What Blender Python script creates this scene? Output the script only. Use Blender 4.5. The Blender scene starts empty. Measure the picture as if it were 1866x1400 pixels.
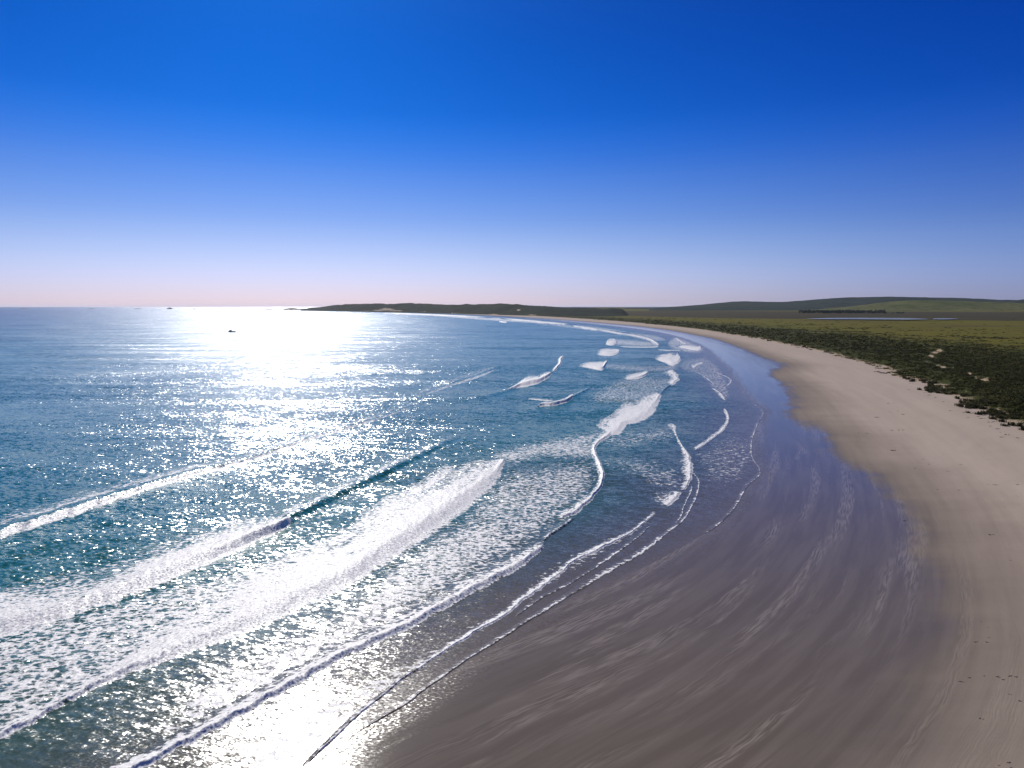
import bpy, math, random
import numpy as np
from mathutils import Vector

random.seed(7)
RNG = np.random.default_rng(7)
SC = bpy.context.scene
COL = SC.collection
R = math.radians

# ------------------------------------------------------------------ camera, sky, sun, exposure
CAM_H = 40.0
PITCH = R(6.5)
FPX = 1244.0            # focal length in pixels of the 1866 px wide photograph
cam = bpy.data.cameras.new('camera')
cam.sensor_width = 36.0
cam.lens = 36.0 * FPX / 1866.0
cam.clip_start = 0.5
cam.clip_end = 120000
cam_o = bpy.data.objects.new('camera', cam)
COL.objects.link(cam_o)
cam_o.location = (0, 0, CAM_H)
cam_o.rotation_euler = (math.pi / 2 - PITCH, 0, 0)
SC.camera = cam_o

SUN_EL, SUN_AZ = R(33.4), R(-18.5)      # azimuth measured clockwise from +Y
world = bpy.data.worlds.new('World')
SC.world = world
world.use_nodes = True
wn, wl = world.node_tree.nodes, world.node_tree.links
wn.clear()
w_out = wn.new('ShaderNodeOutputWorld')
w_bg = wn.new('ShaderNodeBackground')
w_sky = wn.new('ShaderNodeTexSky')
w_sky.sky_type = 'NISHITA'
w_sky.sun_disc = False
w_sky.sun_elevation = SUN_EL
w_sky.sun_rotation = SUN_AZ
w_sky.altitude = 0
w_sky.air_density = 1.0
w_sky.dust_density = 0.35
w_sky.ozone_density = 3.0
# the photograph's saturated grade of that sky, by height above the horizon
w_tc = wn.new('ShaderNodeTexCoord')
w_sep = wn.new('ShaderNodeSeparateXYZ')
w_ramp = wn.new('ShaderNodeValToRGB')
w_ramp.color_ramp.interpolation = 'B_SPLINE'
_st = [(0.0, (.53, .54, 1.10)), (0.045, (.57, .59, .98)), (0.085, (.46, .52, .86)), (0.12, (.33, .44, .81)), (0.18, (.15, .34, .80)), (0.22, (.06, .28, .80)),
       (0.26, (.015, .235, .76)), (0.39, (.003, .170, .68)), (0.52, (.08, .25, .60)), (0.7, (.20, .31, .56)), (1.0, (.26, .34, .54))]
while len(w_ramp.color_ramp.elements) < len(_st): w_ramp.color_ramp.elements.new(0.5)
for _e, (_p, _c) in zip(w_ramp.color_ramp.elements, _st):
    _e.position = _p; _e.color = (*_c, 1)
w_mul = wn.new('ShaderNodeMix'); w_mul.data_type = 'RGBA'; w_mul.blend_type = 'MULTIPLY'
w_mul.inputs[0].default_value = 1.0
w_bg.inputs['Strength'].default_value = 0.1
wl.new(w_tc.outputs['Generated'], w_sep.inputs[0])
wl.new(w_sep.outputs['Z'], w_ramp.inputs[0])
wl.new(w_sky.outputs[0], w_mul.inputs[6])
wl.new(w_ramp.outputs[0], w_mul.inputs[7])
# deeper away from the sun's side, as the photograph's sky is
w_dot = wn.new('ShaderNodeVectorMath'); w_dot.operation = 'DOT_PRODUCT'
w_dot.inputs[1].default_value = (math.sin(SUN_AZ), math.cos(SUN_AZ), 0.0)
w_az = wn.new('ShaderNodeMapRange'); w_az.interpolation_type = 'SMOOTHSTEP'
w_az.inputs['From Min'].default_value = 0.45; w_az.inputs['From Max'].default_value = 1.0
w_azc = wn.new('ShaderNodeMix'); w_azc.data_type = 'RGBA'
w_azc.inputs[6].default_value = (0.66, 0.76, 0.96, 1); w_azc.inputs[7].default_value = (1.0, 1.0, 1.0, 1)
w_mul2 = wn.new('ShaderNodeMix'); w_mul2.data_type = 'RGBA'; w_mul2.blend_type = 'MULTIPLY'
w_mul2.inputs[0].default_value = 1.0
wl.new(w_tc.outputs['Generated'], w_dot.inputs[0])
wl.new(w_dot.outputs['Value'], w_az.inputs['Value'])
wl.new(w_az.outputs[0], w_azc.inputs[0])
wl.new(w_mul.outputs[2], w_mul2.inputs[6])
wl.new(w_azc.outputs[2], w_mul2.inputs[7])
wl.new(w_mul2.outputs[2], w_bg.inputs['Color'])
wl.new(w_bg.outputs[0], w_out.inputs['Surface'])

sun = bpy.data.lights.new('sun', 'SUN')
sun.energy = 4.6
sun.angle = R(0.5)
sun.color = (1.0, 0.96, 0.90)
sun_o = bpy.data.objects.new('sun', sun)
COL.objects.link(sun_o)
sdir = Vector((math.sin(SUN_AZ) * math.cos(SUN_EL), math.cos(SUN_AZ) * math.cos(SUN_EL), math.sin(SUN_EL)))
sun_o.rotation_euler = (-sdir).to_track_quat('-Z', 'Y').to_euler()
sun_o.location = (0, 0, 200)

SC.view_settings.view_transform = 'Standard'
SC.view_settings.look = 'None'
SC.view_settings.exposure = 0.0
SC.view_settings.gamma = 1.0
SC.view_settings.use_curve_mapping = False
SC.cycles.use_denoising = True
SC.cycles.denoiser = 'OPENIMAGEDENOISE'
SC.cycles.max_bounces = 6

# ------------------------------------------------------------------ helpers
def ground(px, py, z=0.0):
    """photo pixel -> point on the level z (layout of the place on the ground)"""
    px = np.asarray(px, float); py = np.asarray(py, float)
    d = (px - 933.0) / FPX
    e = (700.0 - py) / FPX
    dz = -math.sin(PITCH) + e * math.cos(PITCH)
    fw = math.cos(PITCH) + e * math.sin(PITCH)
    t = (CAM_H - z) / np.maximum(-dz, 1e-5)
    return np.stack([d * t, fw * t], -1)

def to_px(x, y, z=0.0):
    y = np.where(np.abs(y) < 1e-3, 1e-3, y)
    dz = z - CAM_H
    fw = y * math.cos(PITCH) - dz * math.sin(PITCH)
    up = y * math.sin(PITCH) + dz * math.cos(PITCH)
    fw = np.where(np.abs(fw) < 1e-3, 1e-3, fw)
    return 933 + FPX * x / fw, 700 - FPX * up / fw

def catmull(P, per=8):
    P = np.asarray(P, float)
    Q = np.vstack([2 * P[0] - P[1], P, 2 * P[-1] - P[-2]])
    out = []
    t = np.linspace(0, 1, per, endpoint=False)[:, None]
    for i in range(1, len(Q) - 2):
        a, b, c, d = Q[i - 1], Q[i], Q[i + 1], Q[i + 2]
        out.append(0.5 * (2 * b + (c - a) * t + (2 * a - 5 * b + 4 * c - d) * t ** 2 + (3 * b - a - 3 * c + d) * t ** 3))
    out.append(P[-1:])
    return np.vstack(out)

def sstep(a, b, x):
    t = np.clip((x - a) / (b - a), 0, 1)
    return t * t * (3 - 2 * t)

def _hash(ix, iy, s):
    h = (ix.astype(np.int64) * 374761393 + iy.astype(np.int64) * 668265263 + s * 974634777) & 0xffffffff
    h = ((h ^ (h >> 13)) * 1274126177) & 0xffffffff
    return ((h ^ (h >> 16)) & 0xffff) / 65535.0

def vnoise(x, y, s=0):
    ix, iy = np.floor(x), np.floor(y)
    fx, fy = x - ix, y - iy
    fx = fx * fx * (3 - 2 * fx); fy = fy * fy * (3 - 2 * fy)
    a = _hash(ix, iy, s); b = _hash(ix + 1, iy, s); c = _hash(ix, iy + 1, s); d = _hash(ix + 1, iy + 1, s)
    return (a + (b - a) * fx) * (1 - fy) + (c + (d - c) * fx) * fy

def fbm(x, y, s=0, o=4):
    v = 0; a = 0.5; n = 0
    for k in range(o):
        v = v + a * vnoise(x, y, s + k * 17); n += a
        x = x * 2.03 + 5.1; y = y * 2.03 + 1.7; a *= 0.5
    return v / n            # 0..1

def sdist(X, Y, L, arc=False):
    """signed distance of points to polyline L (positive right of its direction)"""
    best = np.full(X.shape, 1e18); sg = np.ones(X.shape); al = np.zeros(X.shape)
    s0 = 0.0
    for (ax, ay), (bx, by) in zip(L[:-1], L[1:]):
        ex, ey = bx - ax, by - ay
        ll = ex * ex + ey * ey
        if ll < 1e-9: continue
        wx, wy = X - ax, Y - ay
        t = np.clip((wx * ex + wy * ey) / ll, 0, 1)
        dx, dy = wx - t * ex, wy - t * ey
        d2 = dx * dx + dy * dy
        m = d2 < best
        best = np.where(m, d2, best)
        sg = np.where(m, np.where(ex * wy - ey * wx > 0, -1.0, 1.0), sg)
        if arc: al = np.where(m, s0 + t * math.sqrt(ll), al)
        s0 += math.sqrt(ll)
    d = np.sqrt(best) * sg
    return (d, al) if arc else d

def new_obj(name, me, mat=None, parent=None, label=None, cat=None, group=None, kind=None, loc=None):
    o = bpy.data.objects.new(name, me)
    COL.objects.link(o)
    if mat is not None and me is not None and len(me.materials) == 0: me.materials.append(mat)
    if parent: o.parent = parent
    if label: o['label'] = label
    if cat: o['category'] = cat
    if group: o['group'] = group
    if kind: o['kind'] = kind
    if loc is not None: o.location = loc
    return o

def raw_mesh(name, V, F, smooth=True, attrs=None):
    """V (n,3), F (m,k) with k=3 or 4"""
    V = np.asarray(V, np.float32); F = np.asarray(F, np.int32)
    me = bpy.data.meshes.new(name)
    k = F.shape[1]
    me.vertices.add(len(V)); me.vertices.foreach_set('co', V.ravel())
    me.loops.add(F.size); me.loops.foreach_set('vertex_index', F.ravel())
    me.polygons.add(len(F)); me.polygons.foreach_set('loop_start', np.arange(0, F.size, k, dtype=np.int32))
    me.update(calc_edges=True)
    me.polygons.foreach_set('use_smooth', np.full(len(F), smooth))
    for n, a in (attrs or {}).items():
        at = me.attributes.new(n, 'FLOAT', 'POINT')
        at.data.foreach_set('value', np.asarray(a, np.float32).ravel())
    me.validate()
    return me

def grid_mesh(name, X, Y, Z, keep=None, attrs=None, flip=False):
    ny, nx = X.shape
    idx = np.arange(ny * nx).reshape(ny, nx)
    F = np.stack([idx[:-1, :-1], idx[:-1, 1:], idx[1:, 1:], idx[1:, :-1]], -1).reshape(-1, 4)
    if flip: F = F[:, ::-1]
    if keep is not None:
        kf = (keep[:-1, :-1] | keep[:-1, 1:] | keep[1:, 1:] | keep[1:, :-1]).ravel()
        F = F[kf]
    used = np.zeros(ny * nx, bool); used[F.ravel()] = True
    rm = np.cumsum(used) - 1
    V = np.stack([X, Y, Z], -1).reshape(-1, 3)[used]
    at = {k: np.asarray(v).ravel()[used] for k, v in (attrs or {}).items()}
    return raw_mesh(name, V, rm[F], True, at)

# node helper -------------------------------------------------------
class NT:
    def __init__(self, name):
        self.mat = bpy.data.materials.new(name); self.mat.use_nodes = True
        self.t = self.mat.node_tree; self.t.nodes.clear()
        self.out = self.t.nodes.new('ShaderNodeOutputMaterial')
    def link(self, a, b): self.t.links.new(a, b)
    def put(self, sock, v):
        if isinstance(v, bpy.types.NodeSocket): self.link(v, sock)
        elif v is not None:
            if isinstance(v, (tuple, list)) and len(v) == 3 and sock.type == 'RGBA': v = (*v, 1)
            sock.default_value = v
    def math(self, op, a, b=0.0, c=None, clamp=False):
        n = self.t.nodes.new('ShaderNodeMath'); n.operation = op; n.use_clamp = clamp
        self.put(n.inputs[0], a); self.put(n.inputs[1], b)
        if c is not None: self.put(n.inputs[2], c)
        return n.outputs[0]
    def vmath(self, op, a, b=None, scale=None):
        n = self.t.nodes.new('ShaderNodeVectorMath'); n.operation = op
        self.put(n.inputs[0], a)
        if b is not None: self.put(n.inputs[1], b)
        if scale is not None: self.put(n.inputs['Scale'], scale)
        return n.outputs[0]
    def attr(self, name):
        n = self.t.nodes.new('ShaderNodeAttribute'); n.attribute_name = name
        return n.outputs['Fac']
    def pos(self): return self.geo().outputs['Position']
    def geo(self):
        if not hasattr(self, '_g'): self._g = self.t.nodes.new('ShaderNodeNewGeometry')
        return self._g
    def mapping(self, v, scale=(1, 1, 1), rot=(0, 0, 0), loc=(0, 0, 0)):
        n = self.t.nodes.new('ShaderNodeMapping')
        self.put(n.inputs['Vector'], v); n.inputs['Scale'].default_value = scale
        n.inputs['Rotation'].default_value = rot; n.inputs['Location'].default_value = loc
        return n.outputs[0]
    def combine(self, x, y, z=0.0):
        n = self.t.nodes.new('ShaderNodeCombineXYZ')
        self.put(n.inputs[0], x); self.put(n.inputs[1], y); self.put(n.inputs[2], z)
        return n.outputs[0]
    def noise(self, v, scale, detail=3, rough=0.55, dist=0.0, color=False):
        n = self.t.nodes.new('ShaderNodeTexNoise')
        self.put(n.inputs['Vector'], v); n.inputs['Scale'].default_value = scale
        n.inputs['Detail'].default_value = detail; n.inputs['Roughness'].default_value = rough
        n.inputs['Distortion'].default_value = dist
        return n.outputs['Color' if color else 'Fac']
    def voronoi(self, v, scale, feature='F1', rand=1.0):
        n = self.t.nodes.new('ShaderNodeTexVoronoi'); n.feature = feature
        self.put(n.inputs['Vector'], v); n.inputs['Scale'].default_value = scale
        n.inputs['Randomness'].default_value = rand
        return n.outputs['Distance']
    def ramp(self, fac, stops, interp='LINEAR'):
        n = self.t.nodes.new('ShaderNodeValToRGB'); n.color_ramp.interpolation = interp
        cr = n.color_ramp
        while len(cr.elements) < len(stops): cr.elements.new(0.5)
        for e, (p, c) in zip(cr.elements, stops):
            e.position = p; e.color = (*c, 1) if len(c) == 3 else c
        self.put(n.inputs[0], fac)
        return n.outputs[0]
    def sstep(self, x, a, b, lo=0.0, hi=1.0):
        n = self.t.nodes.new('ShaderNodeMapRange'); n.interpolation_type = 'SMOOTHSTEP'
        self.put(n.inputs['Value'], x); self.put(n.inputs['From Min'], a); self.put(n.inputs['From Max'], b)
        self.put(n.inputs['To Min'], lo); self.put(n.inputs['To Max'], hi)
        return n.outputs[0]
    def lin(self, x, a, b, lo=0.0, hi=1.0):
        n = self.t.nodes.new('ShaderNodeMapRange')
        self.put(n.inputs['Value'], x); self.put(n.inputs['From Min'], a); self.put(n.inputs['From Max'], b)
        self.put(n.inputs['To Min'], lo); self.put(n.inputs['To Max'], hi)
        return n.outputs[0]
    def mix(self, f, a, b, mode='MIX'):
        n = self.t.nodes.new('ShaderNodeMix'); n.data_type = 'RGBA'; n.blend_type = mode
        self.put(n.inputs[0], f); self.put(n.inputs[6], a); self.put(n.inputs[7], b)
        return n.outputs[2]
    def bump(self, h, dist=0.05, strength=1.0, normal=None):
        n = self.t.nodes.new('ShaderNodeBump')
        self.put(n.inputs['Height'], h); self.put(n.inputs['Distance'], dist); self.put(n.inputs['Strength'], strength)
        if normal is not None: self.put(n.inputs['Normal'], normal)
        return n.outputs[0]
    def bsdf(self, color, rough=0.5, normal=None, ior=1.45, spec=0.5, metal=0.0):
        n = self.t.nodes.new('ShaderNodeBsdfPrincipled')
        self.put(n.inputs['Base Color'], color); self.put(n.inputs['Roughness'], rough)
        self.put(n.inputs['IOR'], ior); self.put(n.inputs['Specular IOR Level'], spec)
        self.put(n.inputs['Metallic'], metal)
        if normal is not None: self.put(n.inputs['Normal'], normal)
        return n.outputs[0]
    def mixsh(self, f, a, b):
        n = self.t.nodes.new('ShaderNodeMixShader')
        self.put(n.inputs[0], f); self.link(a, n.inputs[1]); self.link(b, n.inputs[2])
        return n.outputs[0]
    def done(self, sh):
        self.link(sh, self.out.inputs['Surface']); return self.mat

# ------------------------------------------------------------------ the lines of the coast (laid out on the ground)
def line(px, z=0.0, pre=None, post=None, per=8):
    P = ground(*np.array(px, float).T, z)
    if pre is not None: P = np.vstack([np.array(pre, float), P])
    P = catmull(P, per)
    if post is not None: P = np.vstack([P, np.array(post, float)])
    return P

FAR = [(60000, 16500)]
# water's edge
S_LINE = line([(430, 1500), (540, 1412), (600, 1368), (650, 1334), (720, 1297), (780, 1258), (850, 1208), (920, 1166), (980, 1128),
               (1050, 1085), (1110, 1056), (1180, 1030), (1250, 992), (1303, 961), (1325, 943), (1345, 918), (1362, 887), (1383, 868),
               (1384, 853), (1371, 833), (1370, 805), (1380, 775), (1391, 752), (1380, 737), (1360, 724), (1345, 705), (1336, 690),
               (1320, 668), (1300, 650), (1285, 636), (1262, 624), (1230, 613), (1195, 605), (1150, 598.2), (1100, 592.5), (1050, 587.5),
               (980, 581.6), (900, 576.4), (820, 572.5), (750, 570.1), (690, 568.6), (620, 566.9), (560, 565.6), (535, 564.6), (545, 563.2), (640, 562.6)],
              pre=[(-220, -150), (-110, -20), (-48, 22)], post=FAR)
# limit of the wet sand
W_LINE = line([(1640, 1520), (1672, 1400), (1700, 1330), (1738, 1260), (1752, 1180), (1748, 1100), (1735, 1040), (1712, 980), (1682, 930),
               (1640, 890), (1590, 855), (1545, 830), (1522, 795), (1482, 772), (1455, 748), (1462, 722), (1442, 700), (1415, 682),
               (1440, 667), (1425, 660), (1392, 650), (1347, 631), (1310, 619), (1270, 610.5), (1220, 601.5), (1160, 594.5), (1100, 589.0),
               (1050, 584.6), (980, 579.6), (900, 575.2), (820, 571.7), (750, 569.4), (690, 568.0), (620, 566.5), (560, 565.4), (545, 564.2), (560, 563.3), (640, 562.7)],
              pre=[(-120, -250), (-30, -70), (12, 0)], post=FAR)
# edge of the vegetation
V_PX = [(2300, 985), (2120, 895), (1980, 835), (1866, 786), (1836, 768), (1810, 757), (1785, 752), (1762, 735), (1732, 722), (1700, 712), (1682, 700),
        (1660, 692), (1636, 684), (1630, 678), (1600, 668), (1560, 657), (1520, 648), (1470, 635), (1420, 625.5), (1380, 618), (1330, 609.5),
        (1280, 601.5), (1230, 595.5), (1180, 590.5), (1120, 585.2), (1050, 580.4), (980, 576.4), (900, 572.8), (820, 570), (750, 568.2), (690, 567.1),
        (620, 565.8), (575, 565.1), (565, 564.2), (575, 563.4), (640, 562.8)]
V_LINE = line(V_PX, 1.2, pre=[(420, -300), (200, 20), (185, 60)], post=FAR)
# along-shore base curve for sand ripples and runnels
M_LINE = line([(700, 1600), (1000, 1405), (1250, 1262), (1400, 1152), (1482, 1060), (1526, 960), (1530, 880), (1505, 800), (1460, 730),
               (1400, 676), (1340, 640), (1270, 616), (1180, 600), (1050, 586.5), (900, 576), (750, 570), (640, 566.8)],
              pre=[(-220, -190), (-100, -60), (-30, 12)])

# ------------------------------------------------------------------ ground grid: polar, even in the picture
th_d = np.linspace(R(-44), R(44), 520)
th_l = -np.geomspace(R(44.5), R(180), 40)[::-1]
TH = np.concatenate([th_l, th_d, -th_l[::-1]])
dep = np.concatenate([np.linspace(R(89.9), R(45), 20, endpoint=False), np.linspace(R(45), R(1.5), 380, endpoint=False),
                      np.linspace(R(1.5), R(0.05), 60)])
RAD = CAM_H / np.tan(dep)
TT, RR = np.meshgrid(TH, RAD)
GX, GY = RR * np.sin(TT), RR * np.cos(TT)
D_S = sdist(GX, GY, S_LINE)          # + landward
def veg_dist(x, y):
    """distance inland of the vegetation edge, with its ragged bays and tongues"""
    d = sdist(x, y, V_LINE)
    k = sstep(2500, 900, np.hypot(x, y))
    return d + k * ((fbm(x / 14, y / 14, 61, 3) - 0.5) * 12 + (fbm(x / 4.0, y / 4.0, 62, 3) - 0.5) * 7)
D_V = veg_dist(GX, GY)
D_W = sdist(GX, GY, W_LINE)
D_M, A_M = sdist(GX, GY, M_LINE, True)

def plain_lift(x, y):
    """gentle rise of the land towards the hills"""
    d = np.hypot(x, y)
    return sstep(4200, 9000, d) * 22

def beach_z(x, y, ds, dv, dm):
    z = np.where(ds > 0, 0.0, np.maximum(ds * 0.03, -3.0))
    w = np.clip(ds / np.maximum(ds - dv, 1e-3), 0, 1.0)       # 0 at water, 1 at vegetation
    z = z + np.where(ds > 0, np.minimum(ds * 0.004, 0.35) + 1.0 * sstep(0.45, 1.0, w), 0)
    near = sstep(900, 200, np.hypot(x, y))
    z = z + near * np.where(ds > 0, 1, 0) * sstep(0, 4, ds) * 0.07 * (fbm(dm / 7 + 40, x / 60, 3, 3) - 0.5)
    return z

def dune_z(x, y, dv):
    d = np.hypot(x, y)
    rid = sstep(0, 18, dv) * (1 - 0.55 * sstep(40, 160, dv))
    lump = fbm(x / 38, y / 38, 11, 4)
    z = rid * (1.5 + 3.4 * lump) + sstep(0, 30, dv) * 1.0 * (fbm(x / 12, y / 12, 5, 3) - 0.45)
    far_flat = sstep(1300, 500, d)
    return z * (0.35 + 0.65 * far_flat) * sstep(-1, 1, dv)

# ------------------------------------------------------------------ residual foam on the water (patches of lace), at lower left also painted sun glitter
# polygon on the photo plan, density, edge softness as a share of its size
LACE = [
    ([(-80, 1185), (0, 1152), (130, 1116), (260, 1080), (400, 1042), (520, 1020), (600, 1050), (540, 1100), (430, 1145), (280, 1205), (180, 1246), (60, 1318), (-80, 1390)], 0.56, 26),
    ([(905, 860), (1000, 842), (1080, 835), (1092, 870), (1078, 905), (1040, 935), (990, 985), (900, 1045), (800, 1095), (700, 1150), (610, 1195), (560, 1180), (640, 1090), (760, 1000), (850, 925)], 0.50, 40),
    ([(700, 1030), (830, 950), (930, 930), (930, 1000), (830, 1075), (700, 1140), (620, 1165)], 0.60, 44),
    ([(560, 1150), (700, 1100), (820, 1060), (800, 1100), (620, 1190), (480, 1265), (380, 1320), (300, 1340), (330, 1270), (440, 1200)], 0.56, 40),  # lace here paints sun glitter as well as real foam
    ([(880, 830), (930, 812), (1010, 795), (1090, 782), (1110, 775), (1105, 790), (1085, 812), (1080, 840), (990, 838), (930, 850)], 0.52, 20),
    ([(1120, 690), (1150, 682), (1228, 684), (1232, 698), (1190, 728), (1150, 742), (1070, 735), (1085, 712)], 0.40, 16),
    ([(1105, 660), (1190, 664), (1240, 660), (1225, 678), (1150, 680), (1100, 672)], 0.40, 9),
    ([(1120, 616), (1190, 622), (1196, 632), (1170, 634), (1118, 629)], 0.50, 6),
    ([(1085, 836), (1150, 830), (1230, 850), (1245, 885), (1215, 900), (1160, 872), (1100, 850)], 0.37, 26),
    ([(1190, 890), (1225, 900), (1230, 912), (1200, 925), (1190, 905)], 0.42, 10),
    ([(1262, 822), (1330, 790), (1370, 800), (1372, 850), (1350, 880), (1290, 880)], 0.29, 24),
    ([(1230, 612), (1262, 624), (1284, 636), (1270, 645), (1230, 640), (1215, 625)], 0.46, 6),
    ([(1150, 604), (1200, 611), (1215, 622), (1190, 622), (1140, 612)], 0.44, 5),
    ([(1240, 655), (1290, 650), (1325, 690), (1330, 725), (1310, 725), (1280, 690), (1240, 675)], 0.36, 10),
    ([(960, 588), (1050, 592), (1110, 598), (1150, 606), (1090, 604), (1000, 594)], 0.48, 3.5),
    ([(700, 569), (800, 573), (900, 578), (985, 584), (985, 590), (880, 584), (790, 577), (700, 573)], 0.55, 3),
    ([(250, 1005), (420, 945), (530, 920), (620, 880), (560, 950), (420, 1010), (300, 1045)], 0.30, 18),
    ([(560, 1290), (700, 1220), (850, 1140), (930, 1090), (930, 1110), (820, 1190), (700, 1270), (600, 1350), (480, 1420), (420, 1400)], 0.48, 30),
    ([(1060, 800), (1150, 780), (1215, 775), (1230, 800), (1180, 815), (1110, 820)], 0.36, 20),
    ([(960, 1060), (1060, 1000), (1160, 955), (1190, 950), (1120, 1000), (1010, 1065), (960, 1095)], 0.36, 16),
    ([(300, 1010), (480, 960), (620, 900), (720, 860), (740, 870), (640, 940), (520, 1010), (400, 1050)], 0.30, 26),
    ([(120, 905), (210, 890), (260, 878), (200, 905), (110, 935), (0, 965)], 0.40, 8),
]
def poly_soft(px, py, poly, soft):
    P = catmull(np.array(poly + [poly[0]], float), 4)
    inside = np.zeros(px.shape, bool); best = np.full(px.shape, 1e18)
    for (ax, ay), (bx, by) in zip(P[:-1], P[1:]):
        c = ((ay > py) != (by > py))
        with np.errstate(divide='ignore', invalid='ignore'):
            inside ^= c & (px < (bx - ax) * (py - ay) / (by - ay + 1e-12) + ax)
        ex, ey = bx - ax, by - ay
        t = np.clip(((px - ax) * ex + (py - ay) * ey) / (ex * ex + ey * ey + 1e-9), 0, 1)
        best = np.minimum(best, (px - ax - t * ex) ** 2 + (py - ay - t * ey) ** 2)
    d = np.sqrt(best) * np.where(inside, 1, -1)
    return sstep(-soft * 0.6, soft * 0.9, d)

def lace_at(X, Y):
    sh = X.shape
    X, Y = X.ravel(), Y.ravel()
    px, py = to_px(X, Y)
    ok = (Y > 5) & (px > -500) & (px < 2300) & (py < 1900)
    out = np.zeros(X.shape)
    for poly, dens, soft in LACE:
        a = np.array(poly)
        m = ok & (px > a[:, 0].min() - soft) & (px < a[:, 0].max() + soft) & (py > a[:, 1].min() - soft) & (py < a[:, 1].max() + soft)
        if m.any():
            out[m] = np.maximum(out[m], dens * poly_soft(px[m], py[m], poly, soft))
    return out.reshape(sh)

# ------------------------------------------------------------------ materials of the setting
def water_material():
    n = NT('sea_water')
    P = n.pos()
    sd = n.math('MULTIPLY', n.attr('shore'), -1.0)          # metres seaward of the water's edge
    foam = n.attr('foam')
    # colour of the water body by depth
    big = n.noise(n.mapping(P, (1, 2.2, 1), (0, 0, R(-35))), 0.012, 3, 0.5)
    sdn = n.math('MULTIPLY', sd, n.lin(big, 0.3, 0.7, 0.7, 1.35))
    lg = n.math('LOGARITHM', n.math('MAXIMUM', n.math('ADD', sdn, 1.0), 1.0), 10.0)
    col = n.ramp(n.math('DIVIDE', lg, 4.0), [
        (0.0, (.140, .113, .087)), (0.22, (.112, .098, .078)), (0.30, (.074, .088, .074)), (0.37, (.046, .112, .096)), (0.45, (.016, .142, .134)),
        (0.57, (.002, .155, .188)), (0.70, (.001, .155, .232)), (0.85, (.000, .062, .170))])
    # wavelet slopes: wind chop, small ripples, swell bands
    rot = n.mapping(P, (1, 1, 1), (0, 0, R(20)))
    c1 = n.noise(n.mapping(rot, (0.5, 1.0, 1)), 1.7, 2.5, 0.55, 0.3, True)
    c2 = n.noise(n.mapping(rot, (0.45, 1.0, 1), loc=(31, 7, 0)), 0.33, 3, 0.6, 0.2, True)
    c3 = n.noise(n.mapping(P, (0.010, 0.034, 1), (0, 0, R(-33)), (3, 9, 0)), 1.0, 2, 0.5, 0.6, True)
    c0 = n.noise(n.mapping(rot, (0.6, 1.0, 1), loc=(5, 3, 0)), 4.6, 2, 0.5, 0.2, True)
    def cen(c): return n.vmath('SUBTRACT', c, (0.5, 0.5, 0.5))
    deep = n.sstep(sd, 3.0, 55.0)
    a1 = n.lin(deep, 0, 1, 0.30, 1.25)
    a0 = n.lin(deep, 0, 1, 0.46, 0.30)
    a2 = n.lin(deep, 0, 1, 0.16, 0.62)
    a3 = n.lin(deep, 0, 1, 0.04, 0.44)
    s = n.vmath('ADD', n.vmath('SCALE', cen(c1), scale=a1), n.vmath('SCALE', cen(c2), scale=a2))
    s = n.vmath('ADD', s, n.vmath('SCALE', cen(c3), scale=a3))
    s = n.vmath('ADD', s, n.vmath('SCALE', cen(c0), scale=a0))
    s = n.vmath('SCALE', s, scale=n.sstep(sd, 0.0, 12.0, 0.5, 1.0))
    s = n.vmath('MULTIPLY', s, (1, 1, 0))
    N = n.vmath('NORMALIZE', n.vmath('ADD', n.geo().outputs['Normal'], s))
    glass = n.sstep(n.noise(rot, 3.7, 4, 0.7), 0.50, 0.66)      # glassy and wind-ruffled facets
    r_hi = n.ramp(n.math('DIVIDE', lg, 4.0), [(0.0, (.23,)*3), (0.38, (.22,)*3), (0.5, (.19,)*3), (0.60, (.24,)*3), (0.70, (.31,)*3), (1.0, (.36,)*3)])
    rough = n.math('MULTIPLY', r_hi, n.lin(glass, 0, 1, 1.0, 0.6))
    water = n.bsdf(col, rough, N, 1.333)
    # foam: a net of bubbles that closes up with density
    warp = n.vmath('SCALE', cen(n.noise(P, 0.9, 4, 0.6, 0, True)), scale=1.3)
    PW = n.mapping(n.vmath('ADD', P, warp), (0.75, 1.35, 1), (0, 0, R(-28)))
    v1 = n.voronoi(PW, 1.5)
    v2 = n.voronoi(PW, 4.6)
    nf = n.noise(PW, 0.7, 4, 0.6)
    net = n.math('ADD', n.math('MULTIPLY', v1, 0.78), n.math('MULTIPLY', v2, 0.18))
    net = n.math('ADD', net, n.math('MULTIPLY', n.math('SUBTRACT', nf, 0.5), 0.75))
    th = n.math('SUBTRACT', 0.98, n.math('MULTIPLY', foam, 0.97))
    mask = n.sstep(net, n.math('SUBTRACT', th, 0.10), n.math('ADD', th, 0.16))
    mask = n.math('MULTIPLY', mask, n.sstep(foam, 0.02, 0.20), clamp=True)
    fN = n.vmath('NORMALIZE', n.vmath('ADD', n.geo().outputs['Normal'],
                 n.vmath('MULTIPLY', n.vmath('SCALE', cen(n.noise(P, 3.2, 4, 0.65, 0, True)), scale=1.5), (1, 1, 0))))
    fcol = n.mix(n.noise(P, 2.1, 4, 0.6), (0.74, 0.72, 0.69), (0.89, 0.87, 0.83))
    fo = n.bsdf(fcol, 0.5, fN, 1.33, 0.3)
    return n.done(n.mixsh(mask, water, fo))

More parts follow.
